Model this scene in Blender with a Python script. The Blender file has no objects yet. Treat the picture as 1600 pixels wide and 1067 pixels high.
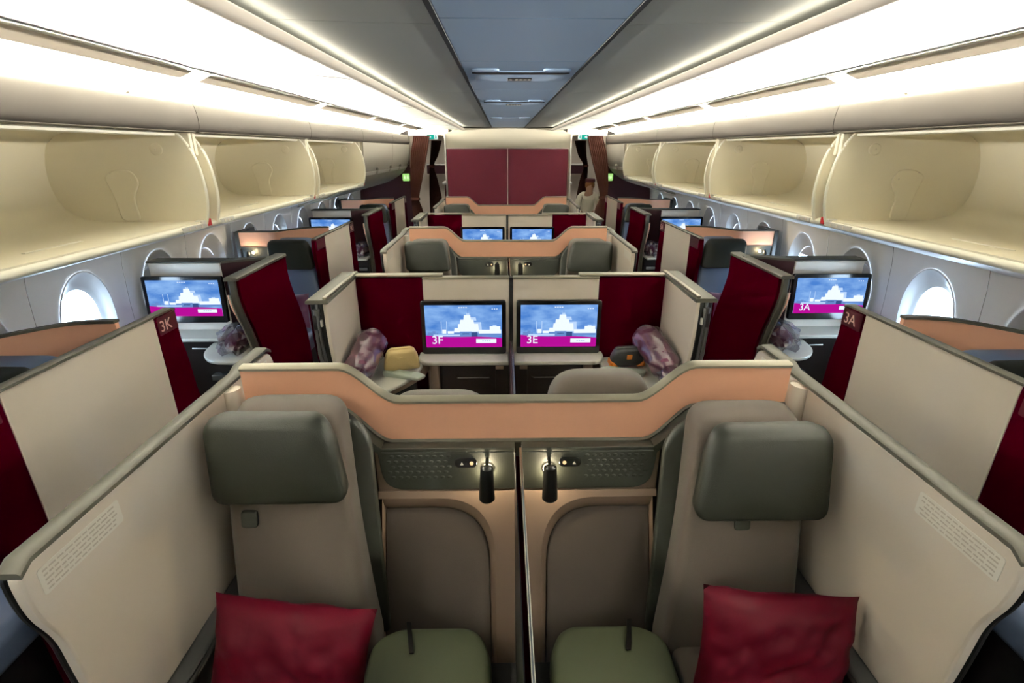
import bpy, bmesh, math, random
from mathutils import Vector, Matrix, noise
random.seed(7)
D = bpy.data
C = bpy.context.scene.collection
PI = math.pi

# ------------------------------------------------------------------ materials
def lin(c):
    c = c / 255.0
    return c / 12.92 if c <= 0.04045 else ((c + 0.055) / 1.055) ** 2.4
def rgb(r, g, b): return (lin(r), lin(g), lin(b), 1)
def mat(name, col, rough=0.6, metal=0.0, bump=0.0, bscale=200, var=0.0, vscale=3, coat=0.0, sheen=0.0, spec=0.5):
    m = D.materials.new(name); m.use_nodes = True
    nt = m.node_tree; N = nt.nodes; L = nt.links
    b = N['Principled BSDF']
    b.inputs['Base Color'].default_value = col
    b.inputs['Roughness'].default_value = rough
    b.inputs['Metallic'].default_value = metal
    b.inputs['Specular IOR Level'].default_value = spec
    if coat: b.inputs['Coat Weight'].default_value = coat
    if sheen: b.inputs['Sheen Weight'].default_value = sheen
    tc = N.new('ShaderNodeTexCoord')
    if bump:
        n = N.new('ShaderNodeTexNoise'); n.inputs['Scale'].default_value = bscale; n.inputs['Detail'].default_value = 3
        L.new(tc.outputs['Object'], n.inputs['Vector'])
        bp = N.new('ShaderNodeBump'); bp.inputs['Strength'].default_value = bump; bp.inputs['Distance'].default_value = 0.002
        L.new(n.outputs['Fac'], bp.inputs['Height']); L.new(bp.outputs['Normal'], b.inputs['Normal'])
    if var:
        n = N.new('ShaderNodeTexNoise'); n.inputs['Scale'].default_value = vscale; n.inputs['Detail'].default_value = 4
        L.new(tc.outputs['Object'], n.inputs['Vector'])
        mr = N.new('ShaderNodeMapRange'); mr.inputs['To Min'].default_value = 1 - var; mr.inputs['To Max'].default_value = 1 + var
        L.new(n.outputs['Fac'], mr.inputs['Value'])
        mx = N.new('ShaderNodeVectorMath'); mx.operation = 'MULTIPLY'
        mx.inputs[0].default_value = col[:3]
        L.new(mr.outputs['Result'], mx.inputs[1]); L.new(mx.outputs[0], b.inputs['Base Color'])
    return m
def emit(name, col, s=1.0):
    m = D.materials.new(name); m.use_nodes = True
    nt = m.node_tree; nt.nodes.clear()
    e = nt.nodes.new('ShaderNodeEmission'); e.inputs[0].default_value = col; e.inputs[1].default_value = s
    o = nt.nodes.new('ShaderNodeOutputMaterial'); nt.links.new(e.outputs[0], o.inputs[0])
    return m
def clear(name, tint=(1, 1, 1, 1), gloss=0.15, rough=0.08):
    m = D.materials.new(name); m.use_nodes = True
    nt = m.node_tree; nt.nodes.clear(); N = nt.nodes
    t = N.new('ShaderNodeBsdfTransparent'); t.inputs[0].default_value = tint
    g = N.new('ShaderNodeBsdfGlossy'); g.inputs['Roughness'].default_value = rough
    f = N.new('ShaderNodeLayerWeight'); f.inputs[0].default_value = 0.5
    pw = N.new('ShaderNodeMath'); pw.operation = 'POWER'; pw.inputs[1].default_value = 4
    ma = N.new('ShaderNodeMath'); ma.operation = 'MULTIPLY_ADD'; ma.inputs[1].default_value = 0.5; ma.inputs[2].default_value = gloss
    nt.links.new(f.outputs['Facing'], pw.inputs[0]); nt.links.new(pw.outputs[0], ma.inputs[0])
    x = N.new('ShaderNodeMixShader'); o = N.new('ShaderNodeOutputMaterial')
    nt.links.new(ma.outputs[0], x.inputs[0]); nt.links.new(t.outputs[0], x.inputs[1]); nt.links.new(g.outputs[0], x.inputs[2])
    nt.links.new(x.outputs[0], o.inputs[0])
    return m

M = {}
M['cream'] = mat('cream_laminate', rgb(228, 216, 201), 0.55, bump=0.15, bscale=500)
M['trim'] = mat('taupe_rail', rgb(66, 64, 56), 0.5, spec=0.35)
M['rail_light'] = mat('champagne_rail', rgb(140, 134, 118), 0.3, metal=0.3)
M['maroon'] = mat('maroon_fabric', rgb(40, 0, 8), 0.7, bump=0.3, bscale=900, spec=0.0)
M['plum'] = mat('plum_panel', rgb(62, 14, 26), 0.7, bump=0.3, bscale=600, spec=0.1)
M['window_lit_leather'] = mat('leather_window_light', rgb(84, 98, 124), 0.35, bump=0.2, bscale=300)  # blue window light on the outer seats put into the leather colour
M['plum_dark'] = mat('dark_plum_panel', rgb(40, 8, 18), 0.7, spec=0.25)
M['plaque'] = mat('seat_number_plaque', rgb(60, 14, 24), 0.35)
M['copper'] = mat('copper_rose_panel', rgb(240, 180, 148), 0.5, var=0.03, vscale=2)
M['dark'] = mat('dark_green_black_panel', rgb(39, 41, 35), 0.5, bump=0.2, bscale=90)
M['black'] = mat('black_plastic', rgb(10, 10, 11), 0.35)
M['gloss'] = mat('black_glass', rgb(9, 9, 11), 0.12)
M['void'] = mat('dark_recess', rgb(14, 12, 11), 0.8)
M['brown'] = mat('dark_walnut', rgb(26, 16, 12), 0.4, var=0.2, vscale=12)
M['leather'] = mat('green_grey_leather', rgb(20, 22, 15), 0.5, bump=0.25, bscale=350, spec=0.25)
M['fabric'] = mat('taupe_woven_fabric', rgb(80, 71, 63), 0.85, bump=0.5, bscale=700, sheen=0.2)
M['fabric2'] = mat('mushroom_woven_fabric', rgb(84, 74, 67), 0.85, bump=0.5, bscale=600, sheen=0.2)
M['tan'] = mat('tan_shroud', rgb(125, 105, 90), 0.5, bump=0.1, bscale=300)
M['bench'] = mat('sage_leather_cushion', rgb(88, 94, 71), 0.5, bump=0.2, bscale=300)
M['bin'] = mat('cream_bin_liner', rgb(220, 213, 192), 0.75, spec=0.3)
M['bin_edge'] = mat('ivory_bin_edge', rgb(228, 224, 208), 0.35)
M['fascia'] = mat('warm_grey_fascia', rgb(64, 60, 56), 0.6, spec=0.2)
M['bulkhead'] = mat('bulkhead_cream', rgb(150, 144, 128), 0.6, spec=0.2)
M['bin_door'] = mat('closed_bin_door', rgb(150, 145, 134), 0.55, spec=0.3)
M['groove'] = mat('grey_groove', rgb(96, 90, 80), 0.6)
M['cove'] = mat('white_cove_panel', rgb(228, 229, 218), 0.4)
M['vent'] = mat('taupe_vent', rgb(214, 202, 184), 0.6)
M['beam'] = mat('warm_grey_beam', rgb(196, 188, 176), 0.45)
M['ceil'] = mat('dimmed_ceiling_panel', rgb(159, 162, 157), 0.6)  # white panels, darkened in the colour for the dim cabin light
M['ceil_bluelit'] = mat('blue_lit_ceiling_panel', rgb(140, 163, 190), 0.5)  # dim bluish light tinted into the white middle panels
M['ceil_slot'] = mat('dark_ceiling_gap', rgb(38, 42, 48), 0.6)
M['wall'] = mat('pale_grey_sidewall', rgb(238, 237, 236), 0.5)
M['recess'] = mat('window_reveal_grey', rgb(190, 190, 192), 0.45)
M['shade'] = mat('window_shade', rgb(172, 172, 180), 0.5)
M['white'] = mat('white_plastic', rgb(190, 187, 180), 0.4)
M['marble'] = mat('pale_table_top', rgb(190, 187, 175), 0.3, var=0.05, vscale=6)
M['silver'] = mat('brushed_silver', rgb(150, 150, 146), 0.25, metal=0.9)
M['grey'] = mat('mid_grey_plastic', rgb(58, 58, 58), 0.4)
M['pillow'] = mat('crimson_satin', rgb(60, 0, 14), 0.6, bump=0.6, bscale=22, spec=0.1)
M['purple'] = mat('purple_satin', rgb(70, 12, 62), 0.5, sheen=0.3)
M['mauve'] = mat('mauve_blanket', rgb(98, 50, 72), 0.8, bump=0.5, bscale=250, var=0.12, vscale=20)
M['film'] = clear('clear_plastic_wrap', (0.95, 0.93, 0.96, 1), 0.16, 0.22)
M['film2'] = clear('crumpled_plastic_wrap', (0.8, 0.8, 0.84, 1), 0.3, 0.22)
M['glass'] = clear('window_acrylic', (0.93, 0.97, 1, 1), 0.0, 0.02)
M['ochre'] = mat('tan_pouch_leather', rgb(196, 172, 118), 0.6, bump=0.3, bscale=150)
M['packet'] = mat('grey_green_packet', rgb(150, 158, 144), 0.35)
M['orange'] = mat('orange_leather', rgb(214, 120, 30), 0.5)
M['pouchblack'] = mat('charcoal_pouch', rgb(34, 34, 36), 0.45)
M['curtain'] = mat('brown_curtain', rgb(74, 44, 38), 0.9, spec=0.1)
M['carpet'] = mat('charcoal_carpet', rgb(34, 28, 31), 0.95, bump=0.6, bscale=300, var=0.2, vscale=30)
M['paper'] = mat('white_paper', rgb(226, 224, 220), 0.6)
M['bluecard'] = mat('blue_card', rgb(40, 120, 205), 0.5)
M['label'] = mat('embossed_placard', rgb(238, 232, 220), 0.4)
M['labelline'] = mat('placard_print', rgb(206, 196, 182), 0.6)
M['gold'] = mat('rose_gold_lettering', rgb(216, 190, 178), 0.35)
M['red'] = mat('red_latch', rgb(176, 28, 34), 0.4)
M['skin'] = mat('skin', rgb(170, 130, 108), 0.55)
M['hair'] = mat('ginger_blond_hair', rgb(130, 84, 40), 0.6)
M['shirt'] = mat('off_white_shirt', rgb(226, 220, 204), 0.8)
M['hat'] = mat('maroon_hat', rgb(72, 18, 30), 0.7)
M['skirt'] = mat('dark_plum_skirt', rgb(60, 20, 36), 0.8)
M['green'] = emit('green_sign_panel', rgb(150, 205, 110), 0.36)
M['greenmark'] = emit('pale_green_mark', rgb(215, 245, 190), 0.4)
M['teal'] = emit('teal_exit_panel', rgb(20, 160, 140), 0.4)
M['exitwhite'] = emit('lit_white_panel', rgb(225, 240, 235), 0.36)
M['bulb'] = emit('warm_reading_light', (1, 0.82, 0.5, 1), 3.5)
M['led'] = emit('warm_led_strip', (1, 0.94, 0.8, 1), 0.8)
M['amber'] = emit('amber_button_light', (1, 0.62, 0.3, 1), 0.4)
M['s_mag'] = emit('screen_magenta', rgb(172, 14, 142), 0.36)
M['s_white'] = emit('screen_white', rgb(226, 236, 250), 0.36)
M['s_pale'] = emit('screen_pale_blue', rgb(176, 202, 236), 0.36)
M['s_mid'] = emit('screen_mid_blue', rgb(98, 132, 190), 0.36)
M['s_dark'] = emit('screen_dark_blue', rgb(52, 76, 128), 0.36)
def screen_sky():
    m = D.materials.new('screen_sky'); m.use_nodes = True
    nt = m.node_tree; nt.nodes.clear(); N = nt.nodes; L = nt.links
    tc = N.new('ShaderNodeTexCoord'); n = N.new('ShaderNodeTexNoise'); n.inputs['Scale'].default_value = 7; n.inputs['Detail'].default_value = 5
    mp = N.new('ShaderNodeMapping'); mp.inputs['Scale'].default_value = (1, 1, 2.2)
    L.new(tc.outputs['Object'], mp.inputs[0]); L.new(mp.outputs[0], n.inputs[0])
    r = N.new('ShaderNodeValToRGB')
    r.color_ramp.elements[0].position = 0.35; r.color_ramp.elements[0].color = rgb(72, 124, 200)
    r.color_ramp.elements[1].position = 0.7; r.color_ramp.elements[1].color = rgb(140, 182, 234)
    L.new(n.outputs['Fac'], r.inputs[0])
    e = N.new('ShaderNodeEmission'); L.new(r.outputs[0], e.inputs[0]); e.inputs[1].default_value = 0.34
    o = N.new('ShaderNodeOutputMaterial'); L.new(e.outputs[0], o.inputs[0])
    return m
M['s_sky'] = screen_sky()

# ------------------------------------------------------------------ mesh helpers
def nb(): return bmesh.new()
def box(bm, x0, x1, y0, y1, z0, z1, r=0.0, seg=3):
    vs = [bm.verts.new((x, y, z)) for x in (x0, x1) for y in (y0, y1) for z in (z0, z1)]
    fs = [(0, 1, 3, 2), (4, 6, 7, 5), (0, 4, 5, 1), (2, 3, 7, 6), (0, 2, 6, 4), (1, 5, 7, 3)]
    F = [bm.faces.new([vs[i] for i in f]) for f in fs]
    if r:
        es = list({e for f in F for e in f.edges})
        bmesh.ops.bevel(bm, geom=es, offset=r, segments=seg, profile=0.6, affect='EDGES')
    return bm
def to3(p, plane, a):
    u, v = p
    return {'xz': (u, a, v), 'yz': (a, u, v), 'xy': (u, v, a)}[plane]
def prism(bm, pts, plane, a, b, holes=()):
    """a flat outline (with holes) given its thickness from a to b along the third axis"""
    loops = [list(pts)] + [list(h) for h in holes]
    rows = []
    for lv in (a, b):
        es = []; row = []
        for lp in loops:
            vs = [bm.verts.new(to3(p, plane, lv)) for p in lp]
            row.append(vs)
            es += [bm.edges.new((vs[i], vs[(i + 1) % len(vs)])) for i in range(len(vs))]
        if holes: bmesh.ops.triangle_fill(bm, edges=es, use_beauty=True)
        else: bm.faces.new(row[0])
        rows.append(row)
    for k in range(len(loops)):
        A, B = rows[0][k], rows[1][k]
        for i in range(len(A)):
            j = (i + 1) % len(A); bm.faces.new((A[i], A[j], B[j], B[i]))
    return bm
def loft(bm, rings, closed=True, caps=True):
    R = [[bm.verts.new(p) for p in r] for r in rings]
    n = len(R[0])
    for a, b in zip(R, R[1:]):
        for i in range(n if closed else n - 1):
            j = (i + 1) % n; bm.faces.new((a[i], a[j], b[j], b[i]))
    if caps and closed:
        bm.faces.new(list(reversed(R[0]))); bm.faces.new(R[-1])
    return bm
def sweep(bm, prof, y0, y1, t=0.012, n=1, side=1):
    """an (x, z) profile with thickness t swept along the cabin from y0 to y1"""
    P = [Vector((p[0], p[1])) for p in prof]; off = []
    for i, p in enumerate(P):
        a = P[max(0, i - 1)]; b = P[min(len(P) - 1, i + 1)]
        d = (b - a).normalized(); off.append(p + Vector((-d.y, d.x)) * t * side)
    ring = P + off[::-1]
    loft(bm, [[(p.x, y0 + (y1 - y0) * k / n, p.y) for p in ring] for k in range(n + 1)])
    return bm
def tube(bm, pts, r, n=10, close=False):
    pts = [Vector(p) for p in pts]; rings = []
    for i, p in enumerate(pts):
        d = (pts[min(i + 1, len(pts) - 1)] - pts[max(0, i - 1)]).normalized()
        up = Vector((0, 0, 1)) if abs(d.z) < 0.9 else Vector((1, 0, 0))
        a = d.cross(up).normalized(); b = d.cross(a)
        rr = r[i] if isinstance(r, (list, tuple)) else r
        rings.append([p + (a * math.cos(2 * PI * k / n) + b * math.sin(2 * PI * k / n)) * rr for k in range(n)])
    return loft(bm, rings)
def ell(bm, c, r, seg=20, rings=12):
    m = Matrix.Translation(c) @ Matrix.Diagonal((r[0], r[1], r[2], 1))
    bmesh.ops.create_uvsphere(bm, u_segments=seg, v_segments=rings, radius=1, matrix=m)
    return bm
def rpoly(pts, r, n=6):
    """round the corners of an outline; r is one radius or one per corner"""
    out = []; N_ = len(pts)
    for i in range(N_):
        p = Vector(pts[i]); a = Vector(pts[i - 1]); b = Vector(pts[(i + 1) % N_])
        ri = r[i] if isinstance(r, (list, tuple)) else r
        da = (a - p); db = (b - p)
        ri = min(ri, da.length * 0.49, db.length * 0.49)
        if ri < 1e-5: out.append(tuple(p)); continue
        s = p + da.normalized() * ri; e = p + db.normalized() * ri
        for k in range(n + 1):
            t = k / n; q = s * (1 - t) ** 2 + p * 2 * t * (1 - t) + e * t * t
            out.append((q.x, q.y))
    return out
def smooth(pts, n=6):
    """Catmull-Rom through the points"""
    P = [Vector(p) for p in pts]; out = []
    for i in range(len(P) - 1):
        p0 = P[max(i - 1, 0)]; p1 = P[i]; p2 = P[i + 1]; p3 = P[min(i + 2, len(P) - 1)]
        for k in range(n):
            t = k / n
            out.append(tuple(0.5 * ((2 * p1) + (p2 - p0) * t + (2 * p0 - 5 * p1 + 4 * p2 - p3) * t * t + (3 * p1 - p0 - 3 * p2 + p3) * t ** 3)))
    out.append(tuple(P[-1])); return out
def slab(bm, outline, mapf, thick, bulge=0.0, rings=5, edge=0.02):
    """an upholstered pad: outline (u, v) centred near its middle, mapf(u, v, w) -> xyz, puffed by `bulge`"""
    cu = sum(p[0] for p in outline) / len(outline); cv = sum(p[1] for p in outline) / len(outline)
    R = []
    sc = [(1.0, 0.0)]
    for k in range(1, 5):
        a = k / 4 * PI / 2; sc.append((None, a))
    def ring(inset, w):
        out = []
        for (u, v) in outline:
            du, dv = u - cu, v - cv; l = math.hypot(du, dv); f = max(0.0, (l - inset) / l)
            out.append(mapf(cu + du * f, cv + dv * f, w))
        return out
    R.append(ring(edge * 0.6, 0)); R.append(ring(0, edge))
    R.append(ring(0, thick - edge))
    for k in range(1, 5):
        a = k / 4 * PI / 2; R.append(ring(edge * (1 - math.cos(a)), thick - edge + edge * math.sin(a)))
    L_ = min(max(abs(p[0] - cu) for p in outline), max(abs(p[1] - cv) for p in outline))
    for k in range(1, rings + 1):
        t = k / rings * 0.92
        out = []
        for (u, v) in outline:
            du, dv = u - cu, v - cv; l = math.hypot(du, dv); f0 = (l - edge) / l; f = f0 * (1 - t)
            out.append(mapf(cu + du * f, cv + dv * f, thick + bulge * math.sin(t / 0.92 * PI / 2)))
        R.append(out)
    loft(bm, R); return bm
def obj(name, bm, m, parent=None, s=1, xo=0.0, bevel=0.0, ang=40, subsurf=0):
    if s < 0 or xo:
        for v in bm.verts: v.co.x = v.co.x * s + xo
    bmesh.ops.recalc_face_normals(bm, faces=bm.faces[:])
    me = D.meshes.new(name); bm.to_mesh(me); bm.free()
    for p in me.polygons: p.use_smooth = True
    me.set_sharp_from_angle(angle=math.radians(ang))
    ms = m if isinstance(m, (list, tuple)) else [m]
    for q in ms: me.materials.append(M[q])
    o = D.objects.new(name, me); C.objects.link(o)
    if parent is not None: o.parent = parent
    if bevel:
        b = o.modifiers.new('soft_edges', 'BEVEL'); b.width = bevel; b.segments = 2; b.limit_method = 'ANGLE'; b.angle_limit = math.radians(50)
    if subsurf:
        b = o.modifiers.new('smooth', 'SUBSURF'); b.levels = subsurf; b.render_levels = subsurf
    return o
def rebase(root):
    """put a thing's Empty at its base without moving its parts"""
    return root
def tag(o, label, cat, group=None):
    o['label'] = label; o['category'] = cat
    if group: o['group'] = group
    return o
def thing(name, label, cat, group=None, at=(0, 0, 0)):
    o = D.objects.new(name, None); C.objects.link(o); o.empty_display_size = 0.1
    o['_at'] = at
    return tag(o, label, cat, group)
def struct(name, bm=None, m=None, parent=None, **k):
    if bm is None:
        o = D.objects.new(name, None); C.objects.link(o)
    else: o = obj(name, bm, m, parent, **k)
    if parent is None: o['kind'] = 'structure'
    return o
def aim(lo, d, long=(0, 1, 0)):
    """point a lamp's face along d with its long side along the cabin"""
    z = -Vector(d).normalized(); y = Vector(long); y = (y - z * y.dot(z)).normalized(); x = y.cross(z)
    lo.rotation_euler = Matrix((x, y, z)).transposed().to_euler()
def text(name, body, m, size, loc, rot, parent=None, ext=0.001):
    cu = D.curves.new(name, 'FONT'); cu.body = body; cu.size = size; cu.extrude = ext
    tmp = D.objects.new(name + '_outline', cu); C.objects.link(tmp); bpy.context.view_layer.update()
    me = D.meshes.new_from_object(tmp.evaluated_get(bpy.context.evaluated_depsgraph_get())); me.name = name
    D.objects.remove(tmp); me.materials.clear(); me.materials.append(M[m])
    o = D.objects.new(name, me); C.objects.link(o)
    o.location = loc; o.rotation_euler = rot
    if parent is not None: o.parent = parent
    return o

P2 = 3.17                 # two seat rows
SH = [1.516, 4.686, 7.856]   # where the centre seat shells stand
ROWN = ['nearest', 'second', 'farthest']
SIDE = {-1: 'left', 1: 'right'}

# ------------------------------------------------------------------ camera
F_PX = 790.0
pitch = math.atan(300 / F_PX); yaw = math.atan(14 * math.cos(pitch) / F_PX)
cam = D.cameras.new('camera'); co = D.objects.new('camera', cam); C.objects.link(co)
cam.sensor_width = 36; cam.sensor_fit = 'HORIZONTAL'; cam.lens = 36 * F_PX / 1600; cam.clip_start = 0.02
co.location = (-0.045, 0, 2.0); co.rotation_euler = (PI / 2 - pitch, 0, -yaw)
bpy.context.scene.camera = co

# ================================================================== the cabin
XO = 0.04                  # middle of the ceiling and bins
Y0, Y1 = -5.6, 12.4
YB = 9.2                   # class divider
# floor
bm = nb(); box(bm, -2.9, 2.9, Y0, Y1, -0.05, 0.0); struct('floor', bm, 'carpet')
# ceiling: white panels with dim light put into their colour, bluer in the middle, each bay its own panel piece of the one ceiling
ceil = struct('ceiling')
bm = nb(); box(bm, -1.0, 1.1, Y0, 9.05, 2.375, 2.39); obj('ceiling_backing', bm, 'ceil_slot', ceil)
yb = [-5.6, -3.8, -2.1, -0.2, 0.93, 1.62, 2.35, 3.4, 4.2, 5.2, 6.6, 7.9, 9.05]
bm = nb()
for a, b in zip(yb, yb[1:]): box(bm, -0.262, 0.262, a + 0.003, b - 0.003, 2.338, 2.352)
obj('centre_panel', bm, 'ceil_bluelit', ceil, xo=XO, bevel=0.004)
yb2 = [-5.6, -3.8, -2.1, -0.2, 1.7, 3.6, 5.5, 7.4, 9.05]
for s in (-1, 1):
    bm = nb()
    for a, b in zip(yb2, yb2[1:]):
        sweep(bm, [(0.28, 2.340), (0.45, 2.343), (0.62, 2.347), (0.74, 2.351), (0.80, 2.353)], a + 0.002, b - 0.002, 0.01)
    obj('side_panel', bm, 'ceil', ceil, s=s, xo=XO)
    bm = nb(); sweep(bm, [(0.262, 2.3365), (0.28, 2.339)], Y0, 9.05, 0.004)
    obj('panel_gap', bm, 'ceil_slot', ceil, s=s, xo=XO)
# attachments on the middle ceiling
def ceiling_unit(y, k, sign=True):
    t = thing('ceiling_service_panel', 'flush ceiling service panel with a dark slot, %s along the middle ceiling strip tinted with dim blue light' % k, 'ceiling panel', 'service panels in the middle of the ceiling')
    bm = nb(); box(bm, -0.22, 0.22, y, y + 0.32, 2.332, 2.3385, 0.002)
    obj('panel_body', bm, 'ceil_bluelit', t, xo=XO)
    for s in (-1, 1):
        bm = nb(); prism(bm, rpoly([(0.10, y - 0.09), (0.225, y - 0.09), (0.225, y - 0.02), (0.10, y - 0.02)], 0.03), 'xy', 2.329, 2.338)
        obj('rounded_cover', bm, 'ceil_bluelit', t, s=s, xo=XO, bevel=0.003)
    bm = nb(); prism(bm, rpoly([(-0.23, y), (0.23, y), (0.20, y + 0.035), (-0.20, y + 0.035)], 0.01), 'xy', 2.327, 2.3325)
    obj('slot', bm, 'black', t, xo=XO)
    if sign:
        bm = nb(); box(bm, -0.06, 0.06, y + 0.19, y + 0.27, 2.326, 2.3325, 0.002)
        obj('indicator_sign', bm, 'black', t, xo=XO)
        bm = nb()
        for x in (-0.05, -0.022, 0.0, 0.022, 0.042): box(bm, x, x + 0.012, y + 0.20, y + 0.225, 2.3245, 2.3262)
        obj('indicator_symbols', bm, 'white', t, xo=XO)
ceiling_unit(2.62, 'nearest the camera'); ceiling_unit(4.15, 'second'); ceiling_unit(6.3, 'third and farthest', False)
# beams beside the middle ceiling, with a lit gap above
for i, s in enumerate((-1, 1)):
    bm = nb()
    ys = [-5.6, -2.1, 0.7, 3.6, 6.5, 9.02]
    for a, b in zip(ys, ys[1:]):
        sweep(bm, [(0.700, 2.309), (0.712, 2.299), (0.735, 2.291), (0.757, 2.291), (0.775, 2.300)], a + 0.002, b - 0.002, 0.008)
    o = struct('trim_%d' % (i + 1), bm, 'beam', s=s, xo=XO)
    bm = nb(); box(bm, 0.735, 0.75, -5.5, 9.0, 2.3055, 2.3085); o2 = obj('led_strip', bm, 'led', o, s=s, xo=XO)
    # outer ceiling panels between beam and cove
    bm = nb()
    cs = [-5.6, -4.0, -2.36, -0.72, 0.92, 2.56, 4.20, 5.84, 7.48, 9.05]
    for a, b in zip(cs, cs[1:]):
        sweep(bm, smooth([(0.757, 2.296), (0.95, 2.312), (1.15, 2.322), (1.375, 2.322)], 4), a + 0.003, b - 0.003, 0.008)
    struct('ceiling_panel_%s' % SIDE[s], bm, 'cove', s=s, xo=XO)
    # dark joint, cove panel, vents
    bm = nb(); sweep(bm, [(1.372, 2.3215), (1.388, 2.321)], Y0, 9.05, 0.012)
    struct('trim_%d' % (i + 3), bm, 'groove', s=s, xo=XO)
    prof = smooth([(1.39, 2.318), (1.50, 2.313), (1.62, 2.300), (1.72, 2.275), (1.785, 2.235), (1.80, 2.17), (1.79, 2.10)], 5)
    bm = nb()
    for a, b in zip(cs, cs[1:]): sweep(bm, prof, a + 0.004, b - 0.004, 0.008)
    cv = struct('ceiling_cove_%s' % SIDE[s], bm, 'cove', s=s, xo=XO)
    for a, b in zip(cs, cs[1:]):
        bm = nb(); prism(bm, [(1.428, 2.3175), (1.492, 2.290), (1.498, 2.292), (1.495, 2.314)], 'xz', a + 0.07, b - 0.07)
        obj('air_vent', bm, 'vent', cv, s=s, xo=XO)
        bm = nb(); box(bm, 1.725, 1.75, a + 0.02, b - 0.02, 2.2175, 2.2215)
        obj('led_strip', bm, 'led', cv, s=s, xo=XO)
    for b in cs[1:-1]:
        bm = nb(); sweep(bm, [(x - 0.002, z - 0.003) for x, z in prof], b - 0.005, b + 0.005, 0.004); obj('joint_trim', bm, 'groove', cv, s=s, xo=XO)
        bm = nb(); sweep(bm, smooth([(0.757, 2.2945), (0.95, 2.3105), (1.15, 2.3205), (1.375, 2.3205)], 4), b - 0.004, b + 0.004, 0.006); obj('joint_trim', bm, 'groove', cv, s=s, xo=XO)
    # dark backing that closes the panel joints
    bm = nb(); sweep(bm, [(0.74, 2.36), (1.38, 2.36), (1.62, 2.345), (1.80, 2.30), (1.84, 2.20), (1.84, 2.08)], Y0, 9.2, 0.01)
    obj('cove_backing', bm, 'groove', cv, s=s, xo=XO)
    # the cove light itself: a long lamp lying in the trough behind the bin fascia
    for a, b in ((-5.5, -1.7), (-1.6, 1.6), (1.7, 5.4), (5.5, 9.0)):
        l = D.lights.new('cove_light', 'AREA'); l.shape = 'RECTANGLE'; l.size = 0.03; l.size_y = b - a
        l.energy = 38 * (b - a); l.color = (1, 0.945, 0.84)
        lo = D.objects.new('cove_light', l); C.objects.link(lo)
        lo.location = (s * 1.738 + XO, (a + b) / 2, 2.224)
        aim(lo, (-s * 0.6, 0, 1.0))
    for a, b in ((-5.5, -1.7), (-1.6, 3.4), (3.5, 9.0)):
        l = D.lights.new('beam_light', 'AREA'); l.shape = 'RECTANGLE'; l.size = 0.008; l.size_y = b - a
        l.energy = 0.2 * (b - a); l.color = (1, 0.92, 0.75)
        lo = D.objects.new('beam_light', l); C.objects.link(lo)
        lo.location = (s * 0.735 + XO, (a + b) / 2, 2.312)
        aim(lo, (-s * 1.6, 0, 1.0))

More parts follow.
